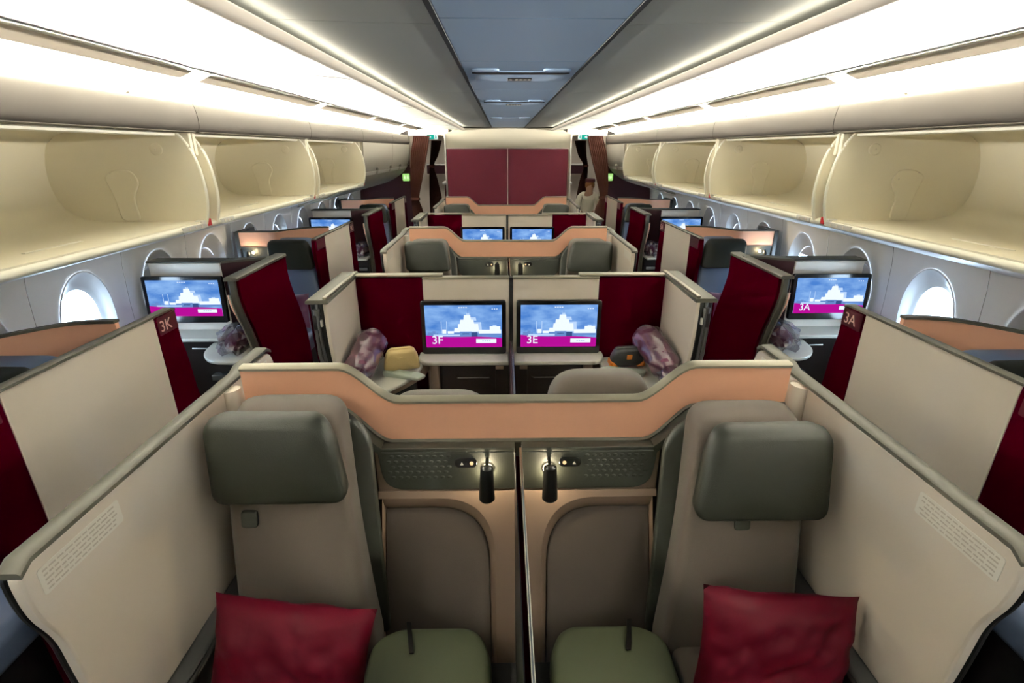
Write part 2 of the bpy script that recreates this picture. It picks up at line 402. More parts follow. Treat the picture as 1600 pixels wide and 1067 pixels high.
# ------------------------------------------------------------------ overhead bins
bays = [-0.42, 1.22, 2.86, 4.50, 6.14, 7.78, 9.19]
fas = smooth([(1.745, 2.205), (1.70, 2.218), (1.672, 2.222), (1.660, 2.205), (1.652, 2.16), (1.652, 2.115), (1.662, 2.09), (1.69, 2.085), (1.75, 2.095)], 3)
open_prof = smooth([(1.72, 2.087), (1.95, 2.100), (2.22, 2.100), (2.38, 2.06), (2.44, 1.97), (2.46, 1.84), (2.43, 1.72), (2.35, 1.652), (2.22, 1.630), (1.95, 1.628), (1.70, 1.632)], 4)
div_front = smooth([(1.755, 2.088), (1.705, 2.02), (1.675, 1.94), (1.660, 1.84), (1.660, 1.75), (1.675, 1.67), (1.69, 1.625)], 4)
ordn = ['behind the camera', 'nearest in view', 'second along', 'third along', 'fourth along', 'last before the curtain']
def bin_unit(s, k, closed):
    y0, y1 = bays[k], bays[k + 1]
    sd = 'window side with the 3K screen' if s < 0 else 'window side with the 3A screen'
    t = thing('overhead_bin', '%s cream overhead bin, %s, on the %s' % ('closed' if closed else 'open empty', ordn[k], sd), 'overhead bin', 'overhead bins on the %s side' % SIDE[s])
    bm = nb(); sweep(bm, fas, y0 + 0.003, y1 - 0.003, 0.008); obj('fascia_panel', bm, 'fascia', t, s=s, xo=XO)
    bm = nb(); box(bm, 1.70, 1.78, y0, y1, 2.098, 2.19); obj('fascia_core', bm, 'groove', t, s=s, xo=XO)
    bm = nb(); sweep(bm, [(2.2, 1.475), (2.44, 1.41)] if closed else [(1.70, 1.600), (2.0, 1.535), (2.44, 1.41)], y0, y1, 0.01, side=1); obj('underside', bm, 'wall', t, s=s, xo=XO)
    if closed:
        dp = smooth([(1.672, 2.078), (1.680, 1.95), (1.705, 1.82), (1.77, 1.69), (1.90, 1.58), (2.12, 1.475), (2.50, 1.375)], 5)
        bm = nb(); sweep(bm, dp, y0 + 0.004, y1 - 0.004, 0.012, side=-1); obj('door', bm, 'bin_door', t, s=s, xo=XO)
        bm = nb(); sweep(bm, [(1.66, 2.09), (1.70, 2.085), (1.72, 2.07)], y0, y1, 0.01); obj('top_gap', bm, 'groove', t, s=s, xo=XO)
        n = 2
        for q in range(n):
            a = y0 + (y1 - y0) * (q + 0.08) / n; b = y0 + (y1 - y0) * (q + 0.92) / n
            bm = nb(); prism(bm, [(1.715, 1.745), (1.735, 1.70), (1.80, 1.70), (1.80, 1.745)], 'xz', a, b)
            obj('latch_bar', bm, 'white', t, s=s, xo=XO, bevel=0.004)
            bm = nb(); box(bm, 1.69, 1.72, b - 0.02, b + 0.03, 1.755, 1.785, 0.005); obj('latch', bm, 'groove', t, s=s, xo=XO)
        # end cheek
        bm = nb(); prism(bm, [(p[0], p[1]) for p in dp] + [(2.5, 2.08)], 'xz', y0 + 0.03, y0 + 0.04); obj('end_cheek', bm, 'bin', t, s=s, xo=XO)
        return
    bm = nb(); sweep(bm, open_prof, y0 + 0.056, y1 - 0.056, 0.008, side=-1); obj('liner', bm, 'bin', t, s=s, xo=XO)
    # raised door edge under the fascia
    bm = nb(); sweep(bm, [(1.745, 2.090), (1.750, 2.066), (1.770, 2.062), (1.79, 2.085)], y0 + 0.045, y1 - 0.045, 0.006); obj('raised_door_edge', bm, 'bin_edge', t, s=s, xo=XO)
    bm = nb(); sweep(bm, [(1.668, 2.0835), (1.70, 2.078), (1.742, 2.082)], y0 + 0.02, y1 - 0.02, 0.004); obj('top_gap', bm, 'groove', t, s=s, xo=XO)
    # sill with rolled lip
    bm = nb(); sweep(bm, smooth([(1.80, 1.634), (1.72, 1.637), (1.695, 1.630), (1.688, 1.614), (1.697, 1.600), (1.72, 1.596)], 4), y0, y1, 0.004, side=1); obj('sill', bm, 'bin_edge', t, s=s, xo=XO)
    # side cheeks: curved front edges with a rolled bead
    back = [(2.46, 1.62), (2.47, 1.84), (2.44, 2.0), (2.30, 2.105), (1.80, 2.10)]
    for e, yy in ((0, y0 + 0.050), (1, y1 - 0.050)):
        d = 0.012 if e == 0 else -0.012
        bm = nb(); prism(bm, list(div_front) + back, 'xz', yy, yy + d); obj('side_cheek', bm, 'bin', t, s=s, xo=XO)
        bm = nb(); tube(bm, [(p[0] - 0.002, yy + d * 0.4, p[1]) for p in div_front], 0.0085, 8); obj('cheek_bead', bm, 'bin_edge', t, s=s, xo=XO)
        # pressed bosses on the cheek: hinge hump, column and small screws
        yy2 = yy + d * 1.0; q = 1 if e == 0 else -1
        bm = nb()
        prism(bm, rpoly([(2.02, 1.64), (2.12, 1.64), (2.13, 1.76), (2.16, 1.87), (2.10, 1.90), (2.01, 1.90), (1.98, 1.84), (2.03, 1.76)], 0.03), 'xz', yy2 - 0.001, yy2 + q * 0.010)
        obj('cheek_boss', bm, 'bin', t, s=s, xo=XO, bevel=0.006)
        bm = nb(); loft(bm, [[(1.86 + r * math.cos(a), yy2 + w, 2.0 + r * 0.9 * math.sin(a)) for a in [2 * PI * j / 20 for j in range(20)]] for r, w in ((0.034, -0.0005 * q), (0.030, 0.004 * q), (0.016, 0.005 * q))])
        obj('hinge_cap', bm, 'bin', t, s=s, xo=XO)
        for (x, z) in ((1.86, 2.0), (2.02, 1.852), (2.12, 1.885)):
            bm = nb(); ell(bm, (x, yy2 + q * 0.010, z), (0.004, 0.003, 0.004), 8, 6); obj('screw', bm, 'labelline', t, s=s, xo=XO)
    # filler between bins, bracket, latch, placards
    bm = nb(); prism(bm, [(p[0] + 0.05, p[1]) for p in div_front] + back, 'xz', y1 - 0.040, y1 - 0.002); obj('gap_filler', bm, 'bin', t, s=s, xo=XO)
    bm = nb(); prism(bm, [(p[0] + 0.05, p[1]) for p in div_front] + back, 'xz', y0 + 0.002, y0 + 0.040); obj('gap_filler', bm, 'bin', t, s=s, xo=XO)
    for q in (y0 + 0.006, y1 - 0.030): bm = nb(); box(bm, 1.70, 1.76, q, q + 0.024, 1.97, 2.082, 0.005); obj('bracket', bm, 'bin', t, s=s, xo=XO)
    if k < 5:
        bm = nb(); box(bm, 1.684, 1.73, y1 - 0.09, y1 - 0.003, 1.606, 1.645, 0.006); obj('latch_base', bm, 'white', t, s=s, xo=XO)
        bm = nb(); box(bm, 1.680, 1.715, y1 - 0.05, y1 - 0.015, 1.612, 1.650, 0.004); obj('red_latch', bm, 'red', t, s=s, xo=XO)
    for q, (fa, w) in enumerate(((0.90, 0.11), (0.10, 0.07))):
        yc = y0 + (y1 - y0) * fa
        bm = nb(); box(bm, 1.683, 1.6935, yc - w, yc + w, 1.606, 1.632, 0.002); pl = obj('seat_row_placard', bm, 'white', t, s=s, xo=XO)
        bm = nb()
        for j in (-0.5, 0.0, 0.5): box(bm, 1.681, 1.684, yc + j * w - 0.006, yc + j * w + 0.006, 1.612, 1.626)
        obj('placard_print', bm, 'labelline', pl, s=s, xo=XO)
    bm = nb(); box(bm, 1.86, 1.875, (y0 + y1) / 2 - 0.14, (y0 + y1) / 2 + 0.14, 1.635, 1.640); obj('floor_placard', bm, 'bin_edge', t, s=s, xo=XO)
for k in range(6):
    bin_unit(-1, k, k >= 4); bin_unit(1, k, k >= 5)

# the run of closed bins behind the camera, and an unseen shell added over everything to block sky light leaks
for s in (-1, 1):
    dp = smooth([(1.74, 2.205), (1.672, 2.222), (1.652, 2.15), (1.672, 2.078), (1.680, 1.95), (1.705, 1.82), (1.77, 1.69), (1.90, 1.58), (2.12, 1.475), (2.48, 1.40)], 5)
    bm = nb(); sweep(bm, dp, -5.6, -0.425, 0.012, side=-1); struct('wall_bins_%s' % SIDE[s], bm, 'fascia', s=s, xo=XO)
    bm = nb(); sweep(bm, [(2.58, 1.40), (2.66, 1.8), (2.62, 2.2), (2.35, 2.42), (-0.05, 2.46)], Y0, Y1, 0.02, side=-1); struct('wall_light_seal_%s' % SIDE[s], bm, 'groove', s=s)
# ------------------------------------------------------------------ side walls with windows
WP = [(0.0, 2.54), (0.35, 2.55), (0.7, 2.552), (1.05, 2.55), (1.3, 2.535), (1.45, 2.51), (1.62, 2.46)]
def wx(z):
    for a, b in zip(WP, WP[1:]):
        if z <= b[0]:
            t = (z - a[0]) / (b[0] - a[0]); t = max(0, t); return a[1] + (b[1] - a[1]) * t
    return WP[-1][1]
WPIT = 0.705
WC = 1.02
for s in (-1, 1):
    wn = 1.0
    y_first = (2.95 - 6 * WPIT) if s < 0 else (2.93 - 6 * WPIT)
    wall = nb()
    n = 48
    idx = 0
    centers = [y_first + i * WPIT for i in range(15)]
    for i, yc in enumerate(centers):
        a, b = yc - WPIT / 2 + 0.002, yc + WPIT / 2 - 0.002
        def edge(t):
            c, q = math.cos(t), math.sin(t)
            h0, h1 = WC - 0.0, 1.5 - WC
            hy = (b - a) / 2
            f = min(hy / abs(c) if abs(c) > 1e-6 else 1e9, (h1 if q > 0 else h0) / abs(q) if abs(q) > 1e-6 else 1e9)
            return (yc + f * c, WC + f * q)
        angs = [2 * PI * k / n for k in range(n)]
        # corners snapped in
        E = [edge(t) for t in angs]
        for cyy, czz in ((a, 0), (b, 0), (a, 1.5), (b, 1.5)):
            j = min(range(n), key=lambda q: (E[q][0] - cyy) ** 2 + (E[q][1] - czz) ** 2); E[j] = (cyy, czz)
        H = [(yc + 0.205 * math.cos(t), WC + 0.305 * math.sin(t)) for t in angs]
        R = []
        for w in (0.0, 0.25, 0.5, 0.75, 1.0):
            r = []
            for p, q in zip(H, E):
                y = p[0] + (q[0] - p[0]) * w; z = p[1] + (q[1] - p[1]) * w
                r.append((wx(z), y, z))
            R.append(r)
        loft(wall, R, caps=False)
        # window: reveal, pane, shade
        win = struct('window_%d' % (i + 1 + (15 if s > 0 else 0)))
        rings = []
        for (ry, rz, dz, dx) in ((0.213, 0.313, 0, -0.003), (0.205, 0.305, 0, -0.006), (0.196, 0.294, -0.001, 0.004), (0.186, 0.272, -0.005, 0.022), (0.172, 0.240, -0.012, 0.045), (0.160, 0.222, -0.014, 0.052), (0.155, 0.212, -0.014, 0.060)):
            rings.append([(wx(WC + dz + rz * math.sin(t)) + dx, yc + ry * math.cos(t), WC + dz + rz * math.sin(t)) for t in angs])
        bm = nb(); loft(bm, rings, caps=False); obj('window_frame', bm, 'recess', win, s=s)
        if s < 0: openf = {6: 1.0, 8: 0.55, 10: 0.75, 5: 0.0, 7: 0.0, 9: 0.0}.get(i, 0.5 if i % 2 == 0 else 0)
        else: openf = {6: 1.0, 7: 0.0, 8: 0.8, 9: 0.0, 10: 0.8}.get(i, 0.5 if i % 2 == 0 else 0)
        cz = WC - 0.014
        bm = nb(); loft(bm, [[(wx(cz) + 0.068 + q, yc + 0.157 * math.cos(t), cz + 0.214 * math.sin(t)) for t in angs] for q in (0, 0.004)])
        obj('window_pane', bm, 'glass', win, s=s)
        if openf < 1:
            zb = cz + 0.21 - 0.42 * (1 - openf)
            if openf <= 0: zb = cz - 0.21
            pts = [(yc + 0.160 * math.cos(t), max(zb, cz + 0.216 * math.sin(t))) for t in angs]
            bm = nb(); prism(bm, pts, 'yz', wx(cz) + 0.056, wx(cz) + 0.062); obj('window_shade', bm, 'shade', win, s=s)
    # below first bay start / behind: plain wall pieces
    for (a, b) in ((Y0, y_first - WPIT / 2), (centers[-1] + WPIT / 2, Y1)):
        if b > a: loft(wall, [[(p[1], y, p[0]) for p in WP] for y in (a, b)], closed=False)
    wo = struct('wall_%s' % SIDE[s], wall, 'wall', s=s)
    bm = nb()
    for yc in centers + [centers[-1] + WPIT]: loft(bm, [[(p[1] + q, y, p[0]) for p in WP for q in (0.004,)] for y in (yc - WPIT / 2 - 0.02, yc - WPIT / 2 + 0.02)], closed=False)
    obj('joint_strip', bm, 'groove', wo, s=s)
    bm = nb(); loft(bm, [[(p[1] + 0.16, y, p[0]) for p in [(0.0, 2.55), (0.35, 2.55), (0.45, 2.545)]] for y in (Y0, Y1)], closed=False)
    bm2 = bm
    struct('baseboard_%s' % SIDE[s], bm2, 'groove', s=s)

# ------------------------------------------------------------------ rear bulkhead, side walls, curtains, galley beyond
bm = nb()
prism(bm, [(-1.02, 0.0), (1.10, 0.0), (1.10, 2.235), (0.86, 2.33), (-0.78, 2.33), (-1.02, 2.235)], 'xz', 9.03, 9.5)
bh = struct('wall_back', bm, 'bulkhead', bevel=0.01)
for x0, x1 in ((-0.985, 0.022), (0.038, 1.045)):
    t = thing('bulkhead_panel', 'plum fabric bulkhead panel, the %s one of two behind the last centre seats' % ('left' if x0 < 0 else 'right'), 'wall panel', 'plum bulkhead panels')
    bm = nb(); box(bm, x0, x1, 9.015, 9.03, 0.9, 2.01); obj('panel', bm, 'plum', t, bevel=0.003)
    bm = nb(); box(bm, x0 - 0.005, x1 + 0.005, 9.012, 9.029, 2.012, 2.022); obj('top_trim', bm, 'white', t)
bm = nb(); box(bm, 0.0225, 0.0375, 9.008, 9.03, 0.9, 2.02); struct('trim_9', bm, 'white')
for i, s in enumerate((-1, 1)):
    bm = nb(); box(bm, 1.035, 1.058, 8.99, 9.03, 0.8, 2.235, 0.003); struct('trim_%d' % (10 + i), bm, 'white', s=s, xo=0.04)
    # plum side wall under the closed bins
    bm = nb(); prism(bm, [(1.66, 0.0), (2.45, 0.0), (2.60, 0.5), (2.60, 1.45), (2.5, 1.5), (1.95, 1.98), (1.72, 2.02), (1.66, 1.92)], 'xz', 9.2, 9.25)
    struct('wall_divider_%s' % SIDE[s], bm, 'plum_dark', s=s, xo=XO)
    bm = nb(); prism(bm, [(1.66, 1.4), (2.6, 1.4), (2.6, 2.4), (1.66, 2.4)], 'xz', 9.255, 9.3)
    struct('wall_lining_%s' % SIDE[s], bm, 'fascia', s=s, xo=XO)
    bm = nb(); box(bm, 1.60, 1.675, 9.16, 9.34, 0.0, 2.24, 0.015); struct('trim_%d' % (12 + i), bm, 'beam', s=s, xo=XO)
    bm = nb(); box(bm, 1.0, 1.68, 9.2, 9.32, 2.215, 2.42, 0.01); struct('trim_%d' % (14 + i), bm, 'cream', s=s, xo=XO)
    t = thing('door_sign', 'small green plate with pale figures on the dark plum wall %s of the curtains' % SIDE[s], 'sign', 'green plates on the side walls')
    bm = nb(); prism(bm, rpoly([(1.70, 1.49), (1.82, 1.49), (1.82, 1.61), (1.70, 1.61)], 0.02), 'xz', 9.185, 9.2); obj('plate', bm, 'green', t, s=s, xo=XO)
    bm = nb()
    for dx in (0.02, 0.072): box(bm, 1.70 + dx, 1.70 + dx + 0.022, 9.181, 9.186, 1.525, 1.565); ell(bm, (1.711 + dx, 9.184, 1.577), (0.009, 0.003, 0.009), 8, 6)
    box(bm, 1.757, 1.762, 9.181, 9.186, 1.52, 1.58)
    obj('figures', bm, 'greenmark', t, s=s, xo=XO)
    # exit sign at the head of the aisle
    t = thing('exit_sign', 'lit teal exit sign with white arrow and running figure above the %s aisle' % SIDE[s], 'sign', 'exit signs over the aisles')
    bm = nb(); box(bm, 1.17, 1.36, 9.12, 9.16, 2.155, 2.235, 0.006); obj('housing', bm, 'white', t, s=s, xo=XO)
    bm = nb(); box(bm, 1.235, 1.352, 9.115, 9.121, 2.16, 2.23); obj('teal_field', bm, 'teal', t, s=s, xo=XO)
    bm = nb(); prism(bm, [(1.345, 2.195), (1.315, 2.222), (1.315, 2.205), (1.285, 2.205), (1.285, 2.185), (1.315, 2.185), (1.315, 2.168)], 'xz', 9.110, 9.1155)
    obj('arrow', bm, 'exitwhite', t, s=s, xo=XO)
    bm = nb(); box(bm, 1.175, 1.232, 9.115, 9.121, 2.16, 2.23); obj('figure_field', bm, 'exitwhite', t, s=s, xo=XO)
    bm = nb(); ell(bm, (1.207, 9.113, 2.218), (0.006, 0.002, 0.006), 8, 6); prism(bm, [(1.195, 2.21), (1.212, 2.208), (1.215, 2.19), (1.222, 2.168), (1.212, 2.168), (1.203, 2.185), (1.192, 2.168), (1.184, 2.172), (1.197, 2.19)], 'xz', 9.111, 9.1155)
    obj('running_figure', bm, 'teal', t, s=s, xo=XO)
def curtain(s, pts, y, label, folds=9, amp=0.028):
    """pts: (z, x0, x1) from top to bottom; a pleated cloth"""
    t = thing('curtain', label, 'curtain', 'brown aisle curtains')
    pp = smooth([(p[0], p[1], p[2]) for p in pts], 6)
    n = folds * 8; bm = nb(); rings = []
    for q, (z, a, b) in enumerate(pp):
        w = b - a; am = amp * min(1.0, 0.45 + 0.1 / w)
        front = [(a + w * k / n, y + am * math.sin(2 * PI * folds * k / n + 0.6 * math.sin(q * 0.3)), z) for k in range(n + 1)]
        back = [(x, yy + 0.006, zz) for (x, yy, zz) in reversed(front)]
        rings.append(front + back)
    loft(bm, rings); obj('cloth', bm, 'curtain', t, s=s, ang=70)
    zt = min(pts, key=lambda p: p[2] - p[1])
    bm = nb(); prism(bm, rpoly([(zt[1] - 0.012, y - 0.045), (zt[2] + 0.012, y - 0.045), (zt[2] + 0.012, y + 0.05), (zt[1] - 0.012, y + 0.05)], 0.03), 'xy', zt[0] - 0.02, zt[0] + 0.02)
    obj('tie_band', bm, 'curtain', t, s=s)
curtain(-1, [(2.215, 1.26, 1.53), (1.9, 1.33, 1.60), (1.5, 1.43, 1.63), (1.20, 1.50, 1.63), (1.0, 1.45, 1.63), (0.5, 1.36, 1.62), (0.1, 1.34, 1.62)], 9.08, 'brown curtain tied back beside the left plum side wall')
curtain(-1, [(2.15, 1.14, 1.33), (1.9, 1.22, 1.36), (1.72, 1.30, 1.38), (1.45, 1.24, 1.40), (1.0, 1.17, 1.42), (0.1, 1.14, 1.42)], 9.75, 'brown curtain tied back behind the left aisle exit sign')
curtain(1, [(2.215, 1.36, 1.62), (1.9, 1.44, 1.72), (1.5, 1.56, 1.76), (1.22, 1.63, 1.76), (1.0, 1.56, 1.74), (0.5, 1.50, 1.74), (0.1, 1.50, 1.74)], 9.08, 'wide brown curtain tied back beside the right plum side wall')
curtain(1, [(2.15, 1.24, 1.45), (1.9, 1.32, 1.47), (1.72, 1.42, 1.50), (1.45, 1.36, 1.50), (1.0, 1.30, 1.50), (0.1, 1.26, 1.50)], 9.75, 'brown curtain tied back behind the right aisle exit sign')
# space beyond the curtains
bm = nb(); box(bm, -2.9, 2.9, 12.3, 12.4, 0, 2.5); struct('wall_far', bm, 'cream')
bm = nb(); box(bm, -2.9, 2.9, 9.33, 12.4, 2.30, 2.33); struct('ceiling_far', bm, 'cove')
bm = nb(); box(bm, -2.9, 2.9, Y0 - 0.05, Y0, 0, 2.5); struct('wall_front', bm, 'cream')
for s in (-1, 1):
    t = thing('galley_cabinet', 'plum and white galley cabinet seen through the %s aisle doorway' % SIDE[s], 'cabinet', 'galley cabinets beyond the curtains')
    bm = nb(); box(bm, 0.9, 1.30, 11.0, 11.6, 0, 1.32); obj('cabinet_body', bm, 'plum', t, s=s, xo=XO)
    bm = nb(); box(bm, 0.9, 1.34, 10.95, 11.6, 1.32, 1.37, 0.01); obj('worktop', bm, 'white', t, s=s, xo=XO)
    bm = nb(); box(bm, 0.9, 1.75, 11.7, 11.9, 1.50, 1.68); obj('wall_band', bm, 'plum_dark', t, s=s, xo=XO)
    bm = nb(); box(bm, 0.9, 1.75, 11.68, 11.9, 1.68, 1.71); obj('band_trim', bm, 'white', t, s=s, xo=XO)
    l = D.lights.new('galley_light', 'AREA'); l.size = 0.6; l.energy = 5; l.color = (1, 0.93, 0.82)
    lo = D.objects.new('galley_light', l); C.objects.link(lo); lo.location = (s * 1.4, 10.6, 2.29)

# ================================================================== seats
def pad_map(cx, yb, zb, lean):
    """u across, v up along the leaning back, w out towards -y"""
    cl, sl = math.cos(lean), math.sin(lean)
    return lambda u, v, w: (cx + u, yb - 0.0 + v * sl - w * cl, zb + v * cl + w * sl)
def seat(s, cx, yb, label, group, head_drop=0.0, fwd=0.0, facing=-1, xo=0.0, leather_back=False, tip=0.0, full=True):
    """aisle seat; yb = y of the back's top; facing -1 looks at the camera"""
    t = thing('airline_recliner', label, 'seat', group)
    lean = math.radians(13)
    zt = 1.252 - head_drop
    L_ = 0.86
    def mp0(u, v, w):
        cl, sl = math.cos(lean), math.sin(lean)
        y = yb - (L_ - v) * sl - w * cl; z = zt - (L_ - v) * cl - w * sl
        if facing > 0: y = 2 * yb - y
        return (cx + u, y, z)
    # backrest: outline with rounded shoulders, narrower at the top
    out = rpoly([(-0.265, 0.0), (0.165, 0.0), (0.18, 0.45), (0.175, L_), (-0.17, L_), (-0.205, 0.45)], [0.03, 0.03, 0.1, 0.09, 0.07, 0.1], 6)
    if facing > 0: out = [(-u, v) for u, v in out]
    bm = nb(); slab(bm, out, lambda u, v, w: mp0(u, v, w - 0.10), 0.13, 0.012, 5, 0.03)
    obj('backrest', bm, 'window_lit_leather' if leather_back else 'fabric', t, s=s, xo=xo)
    hw = rpoly([(-0.210, 0.635), (0.190, 0.635), (0.205, 0.885), (-0.135, 0.888), (-0.172, 0.83)], [0.045, 0.04, 0.05, 0.05, 0.05], 6)
    if facing > 0: hw = [(-u, v) for u, v in hw]
    bm = nb(); slab(bm, hw, lambda u, v, w: mp0(u, v, w + 0.026 + fwd * (0.25 + (0.85 - v))), 0.075, 0.010, 5, 0.028)
    h = obj('headrest', bm, 'leather', t, s=s, xo=xo)
    if facing < 0:
        so = rpoly([(-0.275, 0.0), (0.12, 0.0), (0.12, 0.70), (-0.16, 0.78), (-0.235, 0.70)], [0.02, 0.02, 0.02, 0.08, 0.08], 6)
        bm = nb(); slab(bm, so, lambda u, v, w: mp0(u, v, w - 0.135), 0.035, 0.0, 3, 0.015); obj('back_shell', bm, 'dark', t, s=s, xo=xo)
    if full:
        b0 = mp0(0, 0, 0.0); f = -facing
        ys = sorted((b0[1] + 0.05 * f, b0[1] - 0.62 * f))
        bm = nb(); box(bm, cx - 0.225, cx + 0.160, ys[0], ys[1], 0.36, 0.50, 0.045, 4); obj('seat_cushion', bm, 'window_lit_leather' if leather_back else 'fabric', t, s=s, xo=xo)
        bm = nb(); box(bm, cx - 0.20, cx + 0.15, ys[0] + 0.05, ys[1] - 0.05, 0.0, 0.36, 0.01); obj('seat_base', bm, 'black', t, s=s, xo=xo)
    return t, mp0
def puffy(bm, w, h, d, mp, seed=0, n=22):
    """a scatter cushion: two curved faces meeting at a seam with pulled corners"""
    R = []
    for side in (1, -1):
        V = []
        for i in range(n + 1):
            row = []
            for j in range(n + 1):
                u = -1 + 2 * i / n; v = -1 + 2 * j / n
                uu = u * (1 - 0.07 * (1 - v * v) ** 1) ; vv = v * (1 - 0.08 * (1 - u * u))
                th = ((1 - u ** 4) * (1 - v ** 4)) ** 0.5
                wr = 0.10 * noise.noise(Vector((u * 2.2 + seed, v * 2.2, side * 3.1))) + 0.06 * noise.noise(Vector((u * 5 + v * 4 + seed, v * 3 - u * 6, side)))
                cr = 0.07 * abs(noise.noise(Vector((u * 3 - v * 2.2 + seed * 3, u * 1.1 + v * 0.9, 7.7))))
                row.append(bm.verts.new(mp(uu * w / 2, vv * h / 2, side * d / 2 * th * (1 + 2.6 * wr - 5.0 * cr))))
            V.append(row)
        R.append(V)
        for i in range(n):
            for j in range(n): bm.faces.new((V[i][j], V[i + 1][j], V[i + 1][j + 1], V[i][j + 1]))
    bmesh.ops.remove_doubles(bm, verts=bm.verts[:], dist=0.0005)
    return bm

# seats of the nearest pair, of the second and of the last pair (all facing the camera)
tilt = {(-1, 0): (-0.012, 0.0), (1, 0): (0.02, 0.10)}
pos = {0: 'beside a crimson pillow', 1: '', 2: ''}
for k in range(3):
    for s in (-1, 1):
        hd, fw = tilt.get((s, k), (0.02, 0.05 if s > 0 else 0.0))
        lab = {0: 'taupe seat facing the camera in the nearest row, with the %s crimson pillow' % SIDE[s],
               1: 'taupe seat with green-grey headrest facing the camera in the second centre shell, %s half' % SIDE[s],
               2: 'taupe seat facing the camera in the farthest centre shell, %s half' % SIDE[s]}[k]
        t, mp = seat(s, 0.715, SH[k] - 0.15, lab, 'centre seats facing the camera', hd, fw)
        if k == 0:
            bm = nb(); prism(bm, rpoly([(0.07, 0.515), (0.12, 0.515), (0.12, 0.565), (0.07, 0.565)], 0.01), 'xy', 0.0, 0.012)
            for v in bm.verts: v.co = Vector(mp(v.co.x + 0.01 if s < 0 else v.co.x - 0.12, v.co.y + 0.01, 0.035 + v.co.z))
            obj('belt_loop', bm, 'dark', t, s=s, bevel=0.003)
for s in (-1, 1):
    lean = math.radians(20 if s < 0 else 16)
    cl, sl = math.cos(lean), math.sin(lean); zr = (0.12 if s < 0 else -0.10)
    cx0, cy0, cz0 = (0.635, 0.985, 0.685) if s < 0 else (0.70, 1.00, 0.69)
    def mp(u, v, w):
        a = u * math.cos(zr) - v * math.sin(zr); b = u * math.sin(zr) + v * math.cos(zr)
        return (cx0 + a, cy0 + b * sl - w * cl, cz0 + b * cl + w * sl)
    bm = nb(); puffy(bm, 0.44, 0.36, 0.15, mp, seed=3 if s < 0 else 11)
    tag(obj('pillow', bm, 'pillow', s=s, ang=60), 'crimson satin pillow standing on the nearest %s seat' % SIDE[s], 'pillow', 'crimson pillows on the nearest seats')

